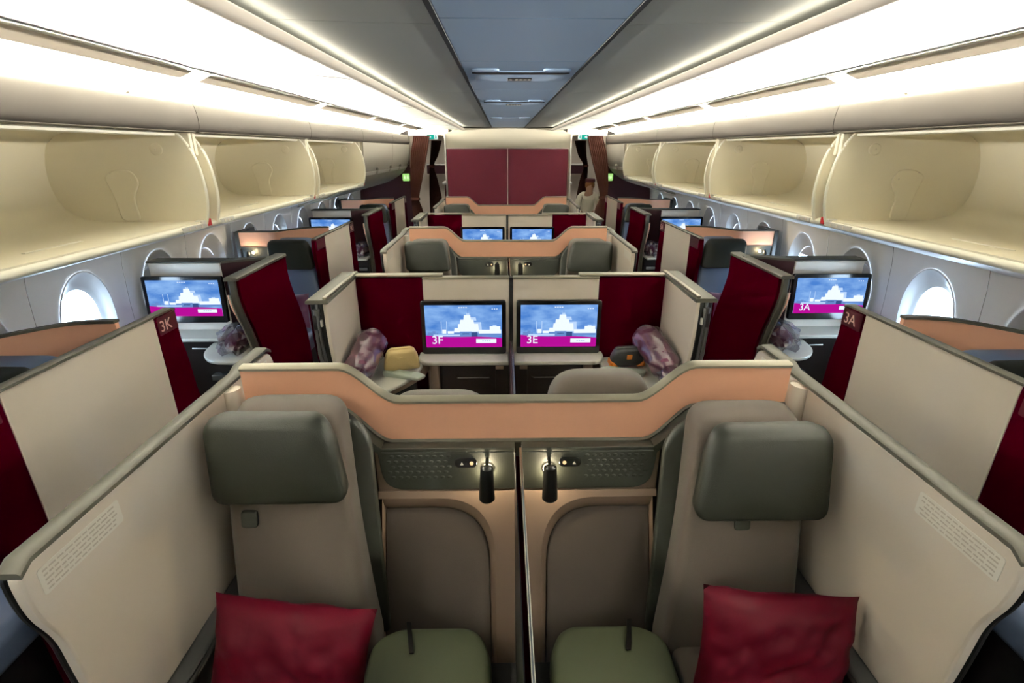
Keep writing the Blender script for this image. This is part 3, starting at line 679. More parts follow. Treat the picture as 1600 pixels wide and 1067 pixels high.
# ------------------------------------------------------------------ centre shells
def top_z(x):
    a = abs(x); t = min(1, max(0, (a - 0.40) / 0.19)); t = t * t * (3 - 2 * t)
    return 1.206 + t * 0.122
def bot_z(x):
    a = abs(x); t = min(1, max(0, (a - 0.43) / 0.17)); t = t * t * (3 - 2 * t)
    return 1.062 + t * 0.132
for k in range(3):
    S = SH[k]
    t = thing('seat_shell', 'copper-rose backed seat shell spanning both centre seats, %s from the camera' % ROWN[k], 'seat shell', 'centre seat shells')
    n = 96; X = [-0.905 + 1.81 * i / n for i in range(n + 1)]
    bm = nb(); loft(bm, [[(x, S, bot_z(x)), (x, S - 0.001, (bot_z(x) + top_z(x)) / 2), (x, S, top_z(x)), (x, S + 0.022, top_z(x)), (x, S + 0.022, bot_z(x))] for x in X]); obj('copper_band', bm, 'copper', t)
    bm = nb(); loft(bm, [[(x, S - 0.006, top_z(x)), (x, S - 0.006, top_z(x) + 0.008), (x, S + 0.002, top_z(x) + 0.014), (x, S + 0.03, top_z(x) + 0.014), (x, S + 0.034, top_z(x))] for x in X]); obj('top_trim', bm, 'rail_light', t)
    bm = nb(); loft(bm, [[(x, S - 0.010, bot_z(x) - 0.006), (x, S - 0.012, bot_z(x)), (x, S - 0.002, bot_z(x) + 0.006), (x, S + 0.01, bot_z(x) - 0.006)] for x in X]); obj('lower_trim', bm, 'trim', t)
    bm = nb(); loft(bm, [[(x, S + 0.024, 0.0), (x, S + 0.024, top_z(x) - 0.002), (x, S + 0.04, top_z(x) - 0.002), (x, S + 0.04, 0)] for x in X]); obj('back_panel', bm, 'cream', t)
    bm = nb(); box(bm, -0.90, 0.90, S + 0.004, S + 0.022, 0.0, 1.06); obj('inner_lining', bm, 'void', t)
    for s in (-1, 1):
        # dark recess ledge behind the seat
        bm = nb(); loft(bm, [[(x, S - 0.05, bot_z(x) - 0.045), (x, S - 0.05, bot_z(x) - 0.012), (x, S + 0.002, bot_z(x) - 0.006), (x, S + 0.002, bot_z(x) - 0.045)] for x in [0.46 + 0.40 * i / 24 for i in range(25)]]); obj('shelf_lip', bm, 'dark', t, s=s)
        # dark lamp panel
        pts = rpoly([(0.012, 0.893), (0.462, 0.893), (0.475, 1.045), (0.012, 1.045)], [0.004, 0.075, 0.01, 0.004], 8)
        bm = nb(); prism(bm, pts, 'xz', S - 0.050, S - 0.044); lp = obj('lamp_panel', bm, 'dark', t, s=s, bevel=0.004)
        bm = nb()                                        # quilted leaf pattern, raised
        for i in range(9):
            for j in range(5):
                cxx = 0.235 + i * 0.024 + (j % 2) * 0.012; czz = 0.945 + j * 0.021
                if cxx < 0.455: ell(bm, (cxx, S - 0.0495, czz), (0.0095, 0.0020, 0.006), 8, 6)
        if k == 0: obj('embossed_pattern', bm, 'dark', lp, s=s)
        else: bm.free()
        # reading lamp: light source, swivel and conical shade
        ph = [(0.103 + 0.012 * math.cos(a), S - 0.048 + 0.0, 1.012 + 0.012 * math.sin(a)) for a in [2 * PI * q / 16 for q in range(16)]]
        lx = 0.105
        bm = nb(); tube(bm, [(lx, S - 0.046, 1.018), (lx, S - 0.095, 1.014)], 0.006, 8); arm = obj('reading_lamp', bm, 'black', t, s=s)
        bm = nb(); tube(bm, [(lx, S - 0.098, 1.022), (lx, S - 0.10, 1.016), (lx + 0.001, S - 0.104, 0.955), (lx + 0.001, S - 0.106, 0.898), (lx + 0.001, S - 0.106, 0.892)], [0.014, 0.0215, 0.024, 0.027, 0.022], 20); obj('lamp_shade', bm, 'black', arm, s=s)
        bm = nb(); tube(bm, [(lx, S - 0.0505, 0.978), (lx, S - 0.055, 0.978)], 0.020, 16); obj('lamp_light', bm, 'bulb', arm, s=s)
        l = D.lights.new('reading_light', 'POINT'); l.energy = 0.6; l.color = (1, 0.84, 0.56); l.shadow_soft_size = 0.006
        lo = D.objects.new('reading_light', l); C.objects.link(lo); lo.location = (s * lx, S - 0.068, 0.972)
        # control plate beside the lamp
        pts = rpoly([(0.14, 0.985), (0.215, 0.985), (0.215, 1.023), (0.14, 1.023)], 0.018, 6)
        bm = nb(); prism(bm, pts, 'xz', S - 0.055, S - 0.050); cp = obj('control_plate', bm, 'gloss', t, s=s, bevel=0.002)
        bm = nb(); tube(bm, [(0.158, S - 0.0555, 1.004), (0.158, S - 0.058, 1.004)], 0.0065, 12); obj('lit_button', bm, 'amber', cp, s=s)
        bm = nb(); prism(bm, [(0.186, 0.998), (0.197, 0.998), (0.1915, 1.008)], 'xz', S - 0.0575, S - 0.0552); obj('call_symbol', bm, 'white', cp, s=s)
        # tan shroud: leaning face plate with an arched opening, its reveal, cushion and bench
        def sh(u, v, w):         # v = height, w = depth into the recess
            return (u, S - 0.045 - (0.89 - v) * 0.42 + w, v)
        outer = [(0.478, 0.862)] + [(0.486, 0.885), (0.012, 0.885), (0.012, 0.0), (0.074, 0.01)]
        hole = rpoly([(0.470, 0.01), (0.474, 0.862), (0.082, 0.862), (0.074, 0.01)], [0.005, 0.0, 0.22, 0.005], 12)
        arch = [p for p in hole if p[0] < 0.47][:-1]
        pl_ = [(0.486, 0.885), (0.012, 0.885), (0.012, 0.0), (0.074, 0.0)] + list(reversed(hole[[q for q, p in enumerate(hole) if abs(p[1] - 0.862) < 1e-6][0]:-13])) + [(0.486, 0.862)]
        bm = nb(); prism(bm, pl_, 'xz', 0, 0.012)
        for v in bm.verts: v.co = Vector(sh(v.co.x, v.co.z, v.co.y))
        bmesh.ops.triangulate(bm, faces=[f for f in bm.faces if len(f.verts) > 4])
        obj('shroud', bm, 'tan', t, s=s, ang=30)
        bm = nb(); box(bm, 0.012, 0.486, S - 0.043, S - 0.002, 0.876, 1.045, 0.004); obj('shroud_top', bm, 'tan', t, s=s)
        bm = nb(); box(bm, 0.012, 0.476, S - 0.050, S + 0.0, 1.046, 1.060, 0.003); obj('panel_cap', bm, 'dark', t, s=s)
        inner = rpoly([(0.468, 0.01), (0.468, 0.805), (0.105, 0.805), (0.088, 0.01)], [0.005, 0.0, 0.19, 0.005], 12)
        bm = nb(); R = []
        for w in (0, 0.15, 0.4, 0.7, 1.0):
            e = 1 - (1 - w) ** 2
            R.append([sh(a[0] + (b[0] - a[0]) * e, a[1] + (b[1] - a[1]) * e, 0.004 + 0.05 * w) for a, b in zip(hole, inner)])
        loft(bm, R, caps=False); obj('shroud_reveal', bm, 'tan', t, s=s)
        bm = nb(); slab(bm, inner, lambda u, v, w: sh(u, v, 0.055 - w), 0.02, -0.016, 6, 0.012)
        obj('side_cushion', bm, 'fabric2', t, s=s)
        yb_ = S - 0.30
        pts = rpoly([(0.475, yb_ - 0.75), (0.475, yb_ - 0.03), (0.40, yb_ + 0.02), (0.14, yb_ + 0.02), (0.09, yb_ - 0.08), (0.085, yb_ - 0.75)], [0.02, 0.07, 0.05, 0.08, 0.05, 0.02], 6)
        bm = nb(); slab(bm, pts, lambda u, v, w: (u, v, 0.44 + w), 0.09, 0.012, 5, 0.03)
        bc = obj('bench_cushion', bm, 'bench', t, s=s)
        bm = nb(); prism(bm, rpoly([(0.055, -0.08), (0.07, -0.08), (0.07, 0.03), (0.055, 0.03)], 0.004), 'xy', 0, 0.004)
        for v in bm.verts:
            u, w = v.co.x, v.co.y
            v.co = Vector((0.295 + u + 0.25 * w, yb_ - 0.01 + w, 0.540 + v.co.z))
        obj('strap', bm, 'black', t, s=s)
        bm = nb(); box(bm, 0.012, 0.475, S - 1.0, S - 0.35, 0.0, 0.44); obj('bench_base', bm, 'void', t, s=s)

    # divider between the two seats
    t = thing('centre_divider', 'lowered privacy divider with silver top rail between the two seats of the %s centre shell' % ROWN[k], 'divider', 'centre dividers')
    bm = nb(); box(bm, -0.008, 0.002, S - 1.40, S - 0.056, 0.25, 1.03); obj('divider_panel', bm, 'maroon', t)
    bm = nb(); box(bm, 0.0025, 0.0115, S - 1.40, S - 0.056, 0.25, 1.066, 0.003); obj('top_rail', bm, 'silver', t)
    bm = nb(); box(bm, -0.0115, -0.0085, S - 1.40, S - 0.056, 0.25, 1.045); obj('guide_channel', bm, 'black', t)
    if k < 2:
        t = thing('rear_divider', 'thin pale divider between the two seats facing the %s pair of screens' % ROWN[k], 'divider', 'dividers before the screens')
        bm = nb(); box(bm, -0.010, -0.002, S + 0.042, S + 1.49, 0.3, 0.86); obj('divider_panel', bm, 'plum_dark', t)
        bm = nb(); box(bm, 0.0, 0.010, S + 0.042, S + 1.49, 0.3, 0.865, 0.003); obj('top_rail', bm, 'silver', t)

# ------------------------------------------------------------------ aisle-side walls of the centre suites
def placard(bm_parent, s, x, y0, y1, z0, z1, face):
    """embossed instruction placard lying on a side wall; face = -1 inner side"""
    bm = nb(); prism(bm, rpoly([(y0, z0), (y1, z0), (y1, z1), (y0, z1)], 0.008), 'yz', x, x + 0.0015 * face)
    p = obj('placard', bm, 'label', bm_parent, s=s)
    bm = nb(); n = 5
    for i in range(n):
        z = z0 + (z1 - z0) * (i + 0.8) / (n + 0.6)
        yy = y0 + 0.01
        while yy < y1 - 0.02:
            w = random.uniform(0.008, 0.022); box(bm, min(x + 0.0014 * face, x + 0.0022 * face), max(x + 0.0014 * face, x + 0.0022 * face), yy, min(yy + w, y1 - 0.01), z - 0.0018, z + 0.0018); yy += w + 0.004
    obj('placard_print', bm, 'labelline', p, s=s)
for k in range(3):
    S = SH[k]
    for s in (-1, 1):
        t = thing('suite_wall', 'cream aisle-side suite wall with taupe top rail beside the %s centre shell, %s side' % (ROWN[k], SIDE[s]), 'partition', 'aisle-side walls of the centre suites')
        y0, y1 = S - 0.775, S + 0.315
        out = [(y0 + 0.10, 0.02)] + [(y0 + 0.055, 0.75), (y0 + 0.04, 0.95), (y0 + 0.035, 1.05), (y0 + 0.008, 1.13), (y0, 1.19), (y0, 1.262), (y1, 1.268), (y1 + 0.03, 1.20), (y1 + 0.03, 0.02)]
        out = rpoly(out, [0.0, 0.1, 0.06, 0.04, 0.05, 0.03, 0.03, 0.03, 0.05, 0.0], 5)
        bm = nb(); prism(bm, out, 'yz', 0.955, 0.982); w = obj('wall_panel', bm, 'cream', t, s=s, bevel=0.005)
        bm = nb(); prism(bm, [(a, b) for a, b in out if True], 'yz', 0.9835, 0.998); obj('aisle_face', bm, 'black', t, s=s, bevel=0.004)
        # top rail
        bm = nb(); loft(bm, [[(0.952, y, z), (0.952, y, z + 0.010), (0.958, y, z + 0.014), (0.992, y, z + 0.014), (1.001, y, z + 0.009), (1.001, y, z)] for y, z in ((y0 + 0.002, 1.245), (y0 + 0.03, 1.262), (y0 + 0.2, 1.263), (S + 0.10, 1.266), (S + 0.135, 1.28), (y1 - 0.02, 1.28), (y1 + 0.01, 1.262))])
        obj('top_rail', bm, 'trim', t, s=s)
        placard(w, s, 0.9545, y0 + 0.03, y0 + 0.25, 1.175, 1.235, -1)
        placard(w, s, 0.9545, S + 0.13, S + 0.28, 1.19, 1.25, -1)
        # rounded corner post where the copper band meets the wall
        bm = nb(); tube(bm, [(0.938, S - 0.004, 0.2), (0.938, S - 0.004, 1.19), (0.945, S - 0.002, 1.262)], [0.034, 0.034, 0.030], 16); obj('corner_post', bm, 'cream', t, s=s)
        # armrest ledge along the wall at seat height
        bm = nb(); prism(bm, rpoly([(0.905, 0.30), (0.955, 0.30), (0.955, 0.668), (0.905, 0.655)], 0.012), 'xz', y0 + 0.12, S - 0.16); obj('armrest_ledge', bm, 'grey', t, s=s)
        bm = nb(); prism(bm, rpoly([(0.880, 0.40), (0.905, 0.40), (0.905, 0.655), (0.890, 0.652)], 0.006), 'xz', y0 + 0.12, S - 0.20); obj('ledge_edge', bm, 'black', t, s=s)
        if k == 2: continue
        # wall at the screen end, with the parked sliding door inside
        y0, y1 = S + 0.99, S + 1.575
        t = thing('door_housing', 'cream aisle wall housing a parked black-edged sliding door, %s side of the %s screens' % (SIDE[s], ROWN[k]), 'partition', 'door housings beside the centre screens')
        out = rpoly([(y0 + 0.12, 0.02), (y0 + 0.09, 0.7), (y0 + 0.02, 0.95), (y0, 1.10), (y0, 1.262), (y1, 1.268), (y1, 0.02)], [0, 0.2, 0.15, 0.08, 0.01, 0.01, 0], 6)
        bm = nb(); prism(bm, out, 'yz', 0.955, 0.975); w = obj('wall_panel', bm, 'cream', t, s=s, bevel=0.003)
        out2 = [(a + 0.004, b) for a, b in out]
        bm = nb(); prism(bm, out, 'yz', 0.976, 1.040); obj('door_edge', bm, 'black', t, s=s, bevel=0.006)
        bm = nb(); prism(bm, [(a - 0.012 if a < y0 + 0.3 else a, b) for a, b in out if True], 'yz', 0.998, 1.012); obj('sliding_door', bm, 'grey', t, s=s, bevel=0.004)
        bm = nb(); prism(bm, out2, 'yz', 1.041, 1.052); obj('aisle_face', bm, 'maroon', t, s=s, bevel=0.004)
        bm = nb(); tube(bm, [(1.006, y0 - 0.014, 1.235), (1.006, y0 - 0.014, 1.205)], 0.017, 12); tube(bm, [(1.022, y0 + 0.0, 1.12), (1.022, y0 - 0.004, 0.98), (1.022, y0 + 0.03, 0.86)], 0.010, 8); obj('door_roller', bm, 'grey', t, s=s)
        bm = nb(); box(bm, 0.985, 0.995, y0 - 0.016, y0, 1.14, 1.175, 0.002); obj('release_button', bm, 'white', t, s=s)
        bm = nb(); loft(bm, [[(0.945, y, z), (0.945, y, z + 0.018), (0.955, y, z + 0.023), (1.05, y, z + 0.023), (1.06, y, z + 0.016), (1.06, y, z)] for y, z in ((y0 - 0.012, 1.26), (y1 + 0.02, 1.266))]); obj('top_rail', bm, 'trim', t, s=s, bevel=0.003)
        bm = nb(); box(bm, 0.951, 0.972, y0 - 0.006, y1 + 0.01, 1.2835, 1.296, 0.004); obj('rail_highlight', bm, 'rail_light', t, s=s)

# ------------------------------------------------------------------ monitors
def rot_pts(bm, piv, rz=0.0, rx=0.0):
    m = Matrix.Translation(piv) @ Matrix.Rotation(rz, 4, 'Z') @ Matrix.Rotation(rx, 4, 'X') @ Matrix.Translation(-Vector(piv))
    bmesh.ops.transform(bm, matrix=m, verts=bm.verts[:])
def monitor(cx, y, zc, w, h, num, label, group, tw=None, rz=0.0, rx=0.0):
    """w, h = outer size of the bezel; number shown on the picture"""
    t = thing('seat_monitor', label, 'monitor', group)
    piv = Vector((cx, y, zc))
    def put(name, bm, m, par=None, **k):
        rot_pts(bm, piv, rz, rx); return obj(name, bm, m, par or t, **k)
    bm = nb(); prism(bm, rpoly([(cx - w / 2, zc - h / 2), (cx + w / 2, zc - h / 2), (cx + w / 2, zc + h / 2), (cx - w / 2, zc + h / 2)], 0.018), 'xz', y, y + 0.03); put('bezel', bm, 'gloss', bevel=0.004)
    b = 0.027; bb = 0.048
    x0, x1, z0, z1 = cx - w / 2 + b, cx + w / 2 - b, zc - h / 2 + bb, zc + h / 2 - b
    W, H = x1 - x0, z1 - z0
    U = lambda u: x0 + u * W
    V = lambda v: z0 + v * H
    mats = ['s_sky', 's_mag', 's_white', 's_pale', 's_mid', 's_dark']
    bm = nb()
    def pl(pts, mi, lay):
        vs = [bm.verts.new((U(u), y - 0.0008 - lay * 0.0004, V(v))) for u, v in pts]
        f = bm.faces.new(vs); f.material_index = mi
        if f.normal.y > 0: f.normal_flip()
    pl([(0, 0), (1, 0), (1, 1), (0, 1)], 0, 0)
    for (a, c_, q) in ((0.03, 0.10, 0.36), (0.09, 0.13, 0.39), (0.14, 0.16, 0.35), (0.02, 0.2, 0.31)): pl([(a, 0.26), (c_, 0.26), (c_, q), (a, q)], 4, 1)
    # stepped white building with shaded facets
    for (a, c_, d, e, mi) in ((0.37, 0.74, 0.24, 0.42, 4), (0.42, 0.70, 0.38, 0.56, 2), (0.60, 0.74, 0.34, 0.60, 3), (0.45, 0.64, 0.55, 0.66, 2), (0.50, 0.67, 0.64, 0.72, 3), (0.50, 0.60, 0.66, 0.77, 2), (0.535, 0.585, 0.76, 0.82, 3), (0.47, 0.58, 0.47, 0.50, 4), (0.37, 0.45, 0.36, 0.46, 2)):
        pl([(a, d), (c_, d), (c_ - 0.01, e), (a + 0.01, e)], mi, 2 + (mi == 2) + (d > 0.5))
    pl([(0.556, 0.8), (0.564, 0.8), (0.562, 0.9), (0.558, 0.9)], 4, 4)
    for x in (0.205, 0.275): pl([(x, 0.34), (x + 0.008, 0.34), (x + 0.008, 0.62), (x, 0.62)], 3, 2)
    for (a, c_, d, e, mi) in ((0.22, 0.27, 0.33, 0.43, 2), (0.29, 0.37, 0.33, 0.39, 2), (0.70, 0.99, 0.33, 0.42, 2), (0.84, 0.98, 0.42, 0.50, 2), (0.88, 0.93, 0.50, 0.53, 3), (0.70, 0.99, 0.28, 0.33, 4), (0.45, 0.58, 0.22, 0.35, 4), (0.60, 0.68, 0.24, 0.36, 5), (0.10, 0.45, 0.27, 0.31, 3), (0.48, 0.57, 0.31, 0.34, 5)):
        pl([(a, d), (c_, d), (c_, e), (a, e)], mi, 4)
    wave = [(0, 0), (1, 0), (1, 0.22)] + [(1 - i / 16, 0.22 + 0.075 * (i / 16) ** 1.2 + 0.018 * math.sin(i / 16 * 2 * PI)) for i in range(1, 17)]
    pl(wave, 1, 6)
    pl([(0.66, 0.10), (0.925, 0.10), (0.925, 0.20), (0.66, 0.20)], 2, 7)
    for a in (0.74, 0.77, 0.80, 0.83): pl([(a, 0.145), (a + 0.018, 0.145), (a + 0.018, 0.16), (a, 0.16)], 4, 8)
    for a in (0.44, 0.47, 0.50, 0.53): pl([(a, 0.935), (a + 0.02, 0.935), (a + 0.02, 0.955), (a, 0.955)], 2, 2)
    for a in (0.87, 0.90, 0.93): pl([(a, 0.90), (a + 0.015, 0.90), (a + 0.015, 0.92), (a, 0.92)], 2, 2)
    rot_pts(bm, piv, rz, rx)
    me = D.meshes.new('screen'); bm.to_mesh(me); bm.free()
    for q in mats: me.materials.append(M[q])
    o = D.objects.new('screen', me); C.objects.link(o); o.parent = t
    if num:
        m = Matrix.Translation(piv) @ Matrix.Rotation(rz, 4, 'Z') @ Matrix.Rotation(rx, 4, 'X') @ Matrix.Translation(-piv)
        p = m @ Vector((U(0.075), y - 0.006, V(0.09)))
        q = text('seat_number', num, 's_white', H * 0.27, p, (PI / 2 + rx, 0, rz), t, 0.0005)
    return t

# ------------------------------------------------------------------ centre screen walls with ledges and tables
for k in range(2):
    yw = SH[k] + 1.524
    t = thing('screen_wall', 'cream and maroon screen wall across the %s pair of centre screens' % ROWN[k], 'partition', 'centre screen walls')
    for s in (-1, 1):
        bm = nb(); box(bm, 0.012, 0.545, yw, yw + 0.04, 0.0, 1.255); obj('cream_panel', bm, 'cream', t, s=s, bevel=0.003)
        bm = nb(); box(bm, 0.548, 0.953, yw, yw + 0.04, 0.0, 1.262); obj('maroon_panel', bm, 'maroon', t, s=s, bevel=0.003)
        bm = nb(); box(bm, 0.012, 0.545, yw - 0.008, yw + 0.045, 1.257, 1.270, 0.004); obj('inner_rail', bm, 'rail_light', t, s=s)
        bm = nb(); box(bm, 0.42, 0.953, yw - 0.004, yw + 0.055, 1.2715, 1.286, 0.005); obj('outer_rail', bm, 'rail_light', t, s=s)
    bm = nb(); box(bm, -0.0105, 0.0105, yw - 0.006, yw + 0.03, 0.3, 1.266); obj('centre_gap', bm, 'black', t)
    for s in (-1, 1):
        who = ('3F', '3E')[s > 0]
        num = who if k == 0 else {'3F': '5F', '3E': '5E'}[who]
        if k == 0: lab = 'lit seat screen reading %s over its magenta band' % who
        else: lab = 'lit %s screen half hidden behind the second copper-rose shell' % SIDE[s]
        monitor(s * 0.298, yw - 0.045, 0.955, 0.532, 0.352, num, lab, 'centre seat screens', rx=0.0)
        # ledge
        n_ = ROWN[k]
        t = thing('screen_ledge', 'pale ledge with cabinet below the %s screen of the %s pair' % (SIDE[s], n_), 'ledge', 'ledges below the centre screens')
        pts = rpoly([(0.016, yw - 0.175), (0.545, yw - 0.175), (0.585, yw - 0.10), (0.585, yw - 0.002), (0.016, yw - 0.002)], [0.01, 0.06, 0.05, 0.01, 0.01], 6)
        bm = nb(); prism(bm, pts, 'xy', 0.752, 0.778); obj('ledge_top', bm, 'marble', t, s=s, bevel=0.007)
        bm = nb(); box(bm, 0.016, 0.47, yw - 0.10, yw - 0.002, 0.02, 0.750); obj('cabinet_body', bm, 'brown', t, s=s)
        bm = nb(); box(bm, 0.10, 0.44, yw - 0.118, yw - 0.101, 0.15, 0.735, 0.004); dr = obj('cabinet_door', bm, 'brown', t, s=s)
        bm = nb(); tube(bm, [(0.13, yw - 0.12, 0.655), (0.14, yw - 0.138, 0.655), (0.34, yw - 0.138, 0.655), (0.35, yw - 0.12, 0.655)], 0.006, 8); obj('handle', bm, 'silver', dr, s=s)
        bm = nb(); box(bm, 0.455, 0.51, yw - 0.14, yw - 0.002, 0.02, 0.750, 0.01); obj('support_post', bm, 'tan', t, s=s)
        bm = nb(); box(bm, 0.05, 0.098, yw - 0.172, yw - 0.165, 0.726, 0.751, 0.002); obj('tag', bm, 'tan', t, s=s)
        # side table
        t = thing('side_table', 'pale half-round side table beside the %s screen of the %s pair' % (SIDE[s], n_), 'table', 'centre side tables')
        pts = smooth([(0.952, yw - 0.60), (0.88, yw - 0.595), (0.78, yw - 0.56), (0.68, yw - 0.48), (0.60, yw - 0.36), (0.56, yw - 0.22), (0.555, yw - 0.10), (0.60, yw - 0.04)], 5) + [(0.952, yw - 0.006)]
        bm = nb(); prism(bm, pts, 'xy', 0.730, 0.752); obj('table_top', bm, 'marble', t, s=s, bevel=0.006)
        pts2 = smooth([(0.952, yw - 0.50), (0.80, yw - 0.46), (0.66, yw - 0.33), (0.56, yw - 0.15), (0.53, yw - 0.01)], 5) + [(0.952, yw - 0.006)]
        bm = nb(); prism(bm, pts2, 'xy', 0.655, 0.728); obj('table_apron', bm, 'tan', t, s=s, bevel=0.01)
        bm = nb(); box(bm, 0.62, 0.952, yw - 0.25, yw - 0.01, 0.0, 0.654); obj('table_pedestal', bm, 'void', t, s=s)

# seats that face away (their backs stand right behind the shells)
def away_seat(s, k, cx, zt, w=0.20):
    S = SH[k]
    t = thing('airline_recliner', '%s seat seen from behind above the %s copper-rose shell, facing the %s screen' % ('taller' if zt > 1.17 else 'low reclined', ROWN[k], SIDE[s]), 'seat', 'centre seats facing away')
    out = rpoly([(-w, 0.35), (w, 0.35), (w + 0.02, 0.9), (w - 0.03, zt), (-w + 0.03, zt), (-w - 0.02, 0.9)], [0.02, 0.02, 0.1, 0.10, 0.10, 0.1], 7)
    f = lambda u, v, ww: (cx + u, S + 0.205 + (1.2 - v) * 0.08 - ww, v)
    bm = nb(); slab(bm, out, f, 0.12, 0.012, 5, 0.035); obj('backrest', bm, 'fabric', t, s=s)
    hw = rpoly([(-w + 0.02, zt - 0.28), (w - 0.02, zt - 0.28), (w - 0.06, zt - 0.06), (-w + 0.06, zt - 0.06)], 0.06)
    bm = nb(); slab(bm, hw, lambda u, v, ww: (cx + u, S + 0.205 + (1.2 - v) * 0.08 + ww, v), 0.07, 0.01, 4, 0.03); obj('headrest', bm, 'leather', t, s=s)
    bm = nb(); box(bm, cx - 0.22, cx + 0.22, S + 0.28, S + 0.86, 0.34, 0.48, 0.045, 4); obj('seat_cushion', bm, 'fabric', t, s=s)
    bm = nb(); box(bm, cx - 0.20, cx + 0.20, S + 0.30, S + 0.80, 0.0, 0.34); obj('seat_base', bm, 'black', t, s=s)
for k in range(2):
    away_seat(-1, k, 0.285, 1.172 if k == 0 else 1.10); away_seat(1, k, 0.30, 1.255 if k == 0 else 1.10)

# ------------------------------------------------------------------ things on the tables of row 3
def roll(s, a, b, r, label, wrapped=True):
    t = thing('blanket_roll', label, 'blanket', 'plastic-wrapped blanket rolls')
    a, b = Vector(a), Vector(b); n = 14
    pts = [a + (b - a) * i / n for i in range(n + 1)]
    d = (b - a).normalized(); up = Vector((0, 0, 1)); sd = d.cross(up).normalized(); up2 = sd.cross(d)
    def ringset(rf, sq, seedv, amp, ends):
        R = []
        for i, p in enumerate(pts):
            e = min(i, n - i) / 2.0; f = math.sqrt(min(1, 0.30 + 0.7 * e)) if ends else 1
            rr = []
            for q in range(28):
                an = 2 * PI * q / 28
                w = 1 + amp * noise.noise(Vector((math.cos(an) * 2, math.sin(an) * 2, i * 0.7 + seedv)))
                rr.append(p + (sd * math.cos(an) * sq + up2 * math.sin(an)) * rf * f * w)
            R.append(rr)
        return R
    bm = nb(); loft(bm, ringset(r, 1.08, 1.0, 0.10, True)); obj('blanket', bm, 'mauve', t, s=s)
    R = ringset(r * 1.09, 1.08, 5.0, 0.20, True)
    # flared crumpled film at the near end
    e = []
    for j, (dist, rf) in enumerate(((0.02, 0.85), (0.05, 0.95), (0.085, 0.75))):
        ring = []
        for q in range(28):
            an = 2 * PI * q / 28
            w = 1 + 0.5 * noise.noise(Vector((math.cos(an) * 3, math.sin(an) * 3, j * 2.3 + 9)))
            p = a - d * dist + (sd * math.cos(an) * 1.15 + up2 * math.sin(an) * 0.8) * r * rf * w
            p.z = max(p.z, 0.757); ring.append(p)
        e.append(ring)
    bm = nb(); loft(bm, e[::-1] + R, caps=False); obj('plastic_wrap', bm, 'film', t, s=s, ang=25)
roll(-1, (0.855, 2.56, 0.845), (0.838, 2.93, 0.93), 0.078, 'mauve blanket roll in clear plastic on the side table next to the tan pouch')
roll(1, (0.875, 2.56, 0.845), (0.815, 2.95, 0.94), 0.078, 'mauve blanket roll in clear plastic on the side table next to the black pouch')
def pouch(s, cx, cy, cz, w, h, d, lean, rz, m, label, extra=False):
    t = thing('amenity_pouch', label, 'pouch', 'amenity pouches')
    base = Matrix.Translation((cx, cy, cz)) @ Matrix.Rotation(rz, 4, 'Z') @ Matrix.Rotation(-lean, 4, 'X')
    mp = lambda u, v, ww: tuple(base @ Vector((u, -ww, v)))
    out = rpoly([(-w / 2, 0), (w / 2, 0), (w / 2 - 0.01, h * 0.6), (w / 2 - 0.035, h), (-w / 2 + 0.035, h), (-w / 2 + 0.01, h * 0.6)], [0.02, 0.02, 0.02, 0.02, 0.02, 0.02], 5)
    bm = nb(); slab(bm, out, lambda u, v, ww: mp(u, v, ww - d / 2), d, 0.008, 5, 0.018); obj('pouch_body', bm, m, t, s=s)
    bm = nb(); tube(bm, [mp(u, h + 0.001 - 0.02 * (abs(u) / (w / 2)) ** 6, 0) for u in [(-0.5 + i / 12) * (w - 0.07) for i in range(13)]], 0.004, 6); obj('zip', bm, 'grey' if extra else m, t, s=s)
    bm = nb(); prism(bm, rpoly([(-0.016, h * 0.5), (0.016, h * 0.5), (0.016, h * 0.78), (-0.016, h * 0.78)], 0.004), 'xz', 0, 0.003)
    for v in bm.verts: v.co = Vector(mp(v.co.x, v.co.z, d / 2 + 0.006 + v.co.y))
    obj('badge', bm, 'orange' if extra else 'ochre', t, s=s)
    if extra:
        for q in (-1, 1):
            bm = nb(); slab(bm, rpoly([(q * (w / 2 + 0.002), -0.002), (q * (w / 2 - 0.055), -0.002), (q * (w / 2 - 0.02), h * 0.30), (q * (w / 2 + 0.002), h * 0.33)], 0.012), lambda u, v, ww: mp(u, v, ww - d / 2), d + 0.008, 0.004, 3, 0.012)
            obj('corner_patch', bm, 'orange', t, s=s)
    return t
pouch(-1, 0.66, 2.80, 0.772, 0.215, 0.135, 0.07, math.radians(-12), math.radians(-16), 'ochre', 'tan amenity pouch standing on the side table next to the 3F screen')
pouch(1, 0.70, 2.84, 0.772, 0.215, 0.115, 0.07, math.radians(-10), math.radians(6), 'pouchblack', 'black amenity pouch with orange corners and badge next to the 3E screen', True)
for s in (-1, 1):
    bm = nb()
    cx, cy, rz = (0.640, 2.715, -0.35) if s < 0 else (0.66, 2.735, 0.25)
    base = Matrix.Translation((cx, cy, 0.753)) @ Matrix.Rotation(-rz, 4, 'Z')
    out = rpoly([(-0.13, -0.035), (0.13, -0.035), (0.13, 0.035), (-0.13, 0.035)], 0.02)
    slab(bm, out, lambda u, v, w: tuple(base @ Vector((u * (1 + 0.05 * math.sin(v * 60)), v + 0.006 * math.sin(u * 50), w * (1 + 0.3 * math.sin(u * 70))))), 0.024, 0.004, 4, 0.010)
    tag(obj('plastic_packet', bm, 'packet', s=s), 'flat grey-green plastic packet on the side table in front of the %s pouch' % ('tan' if s < 0 else 'black'), 'packet', 'plastic packets')
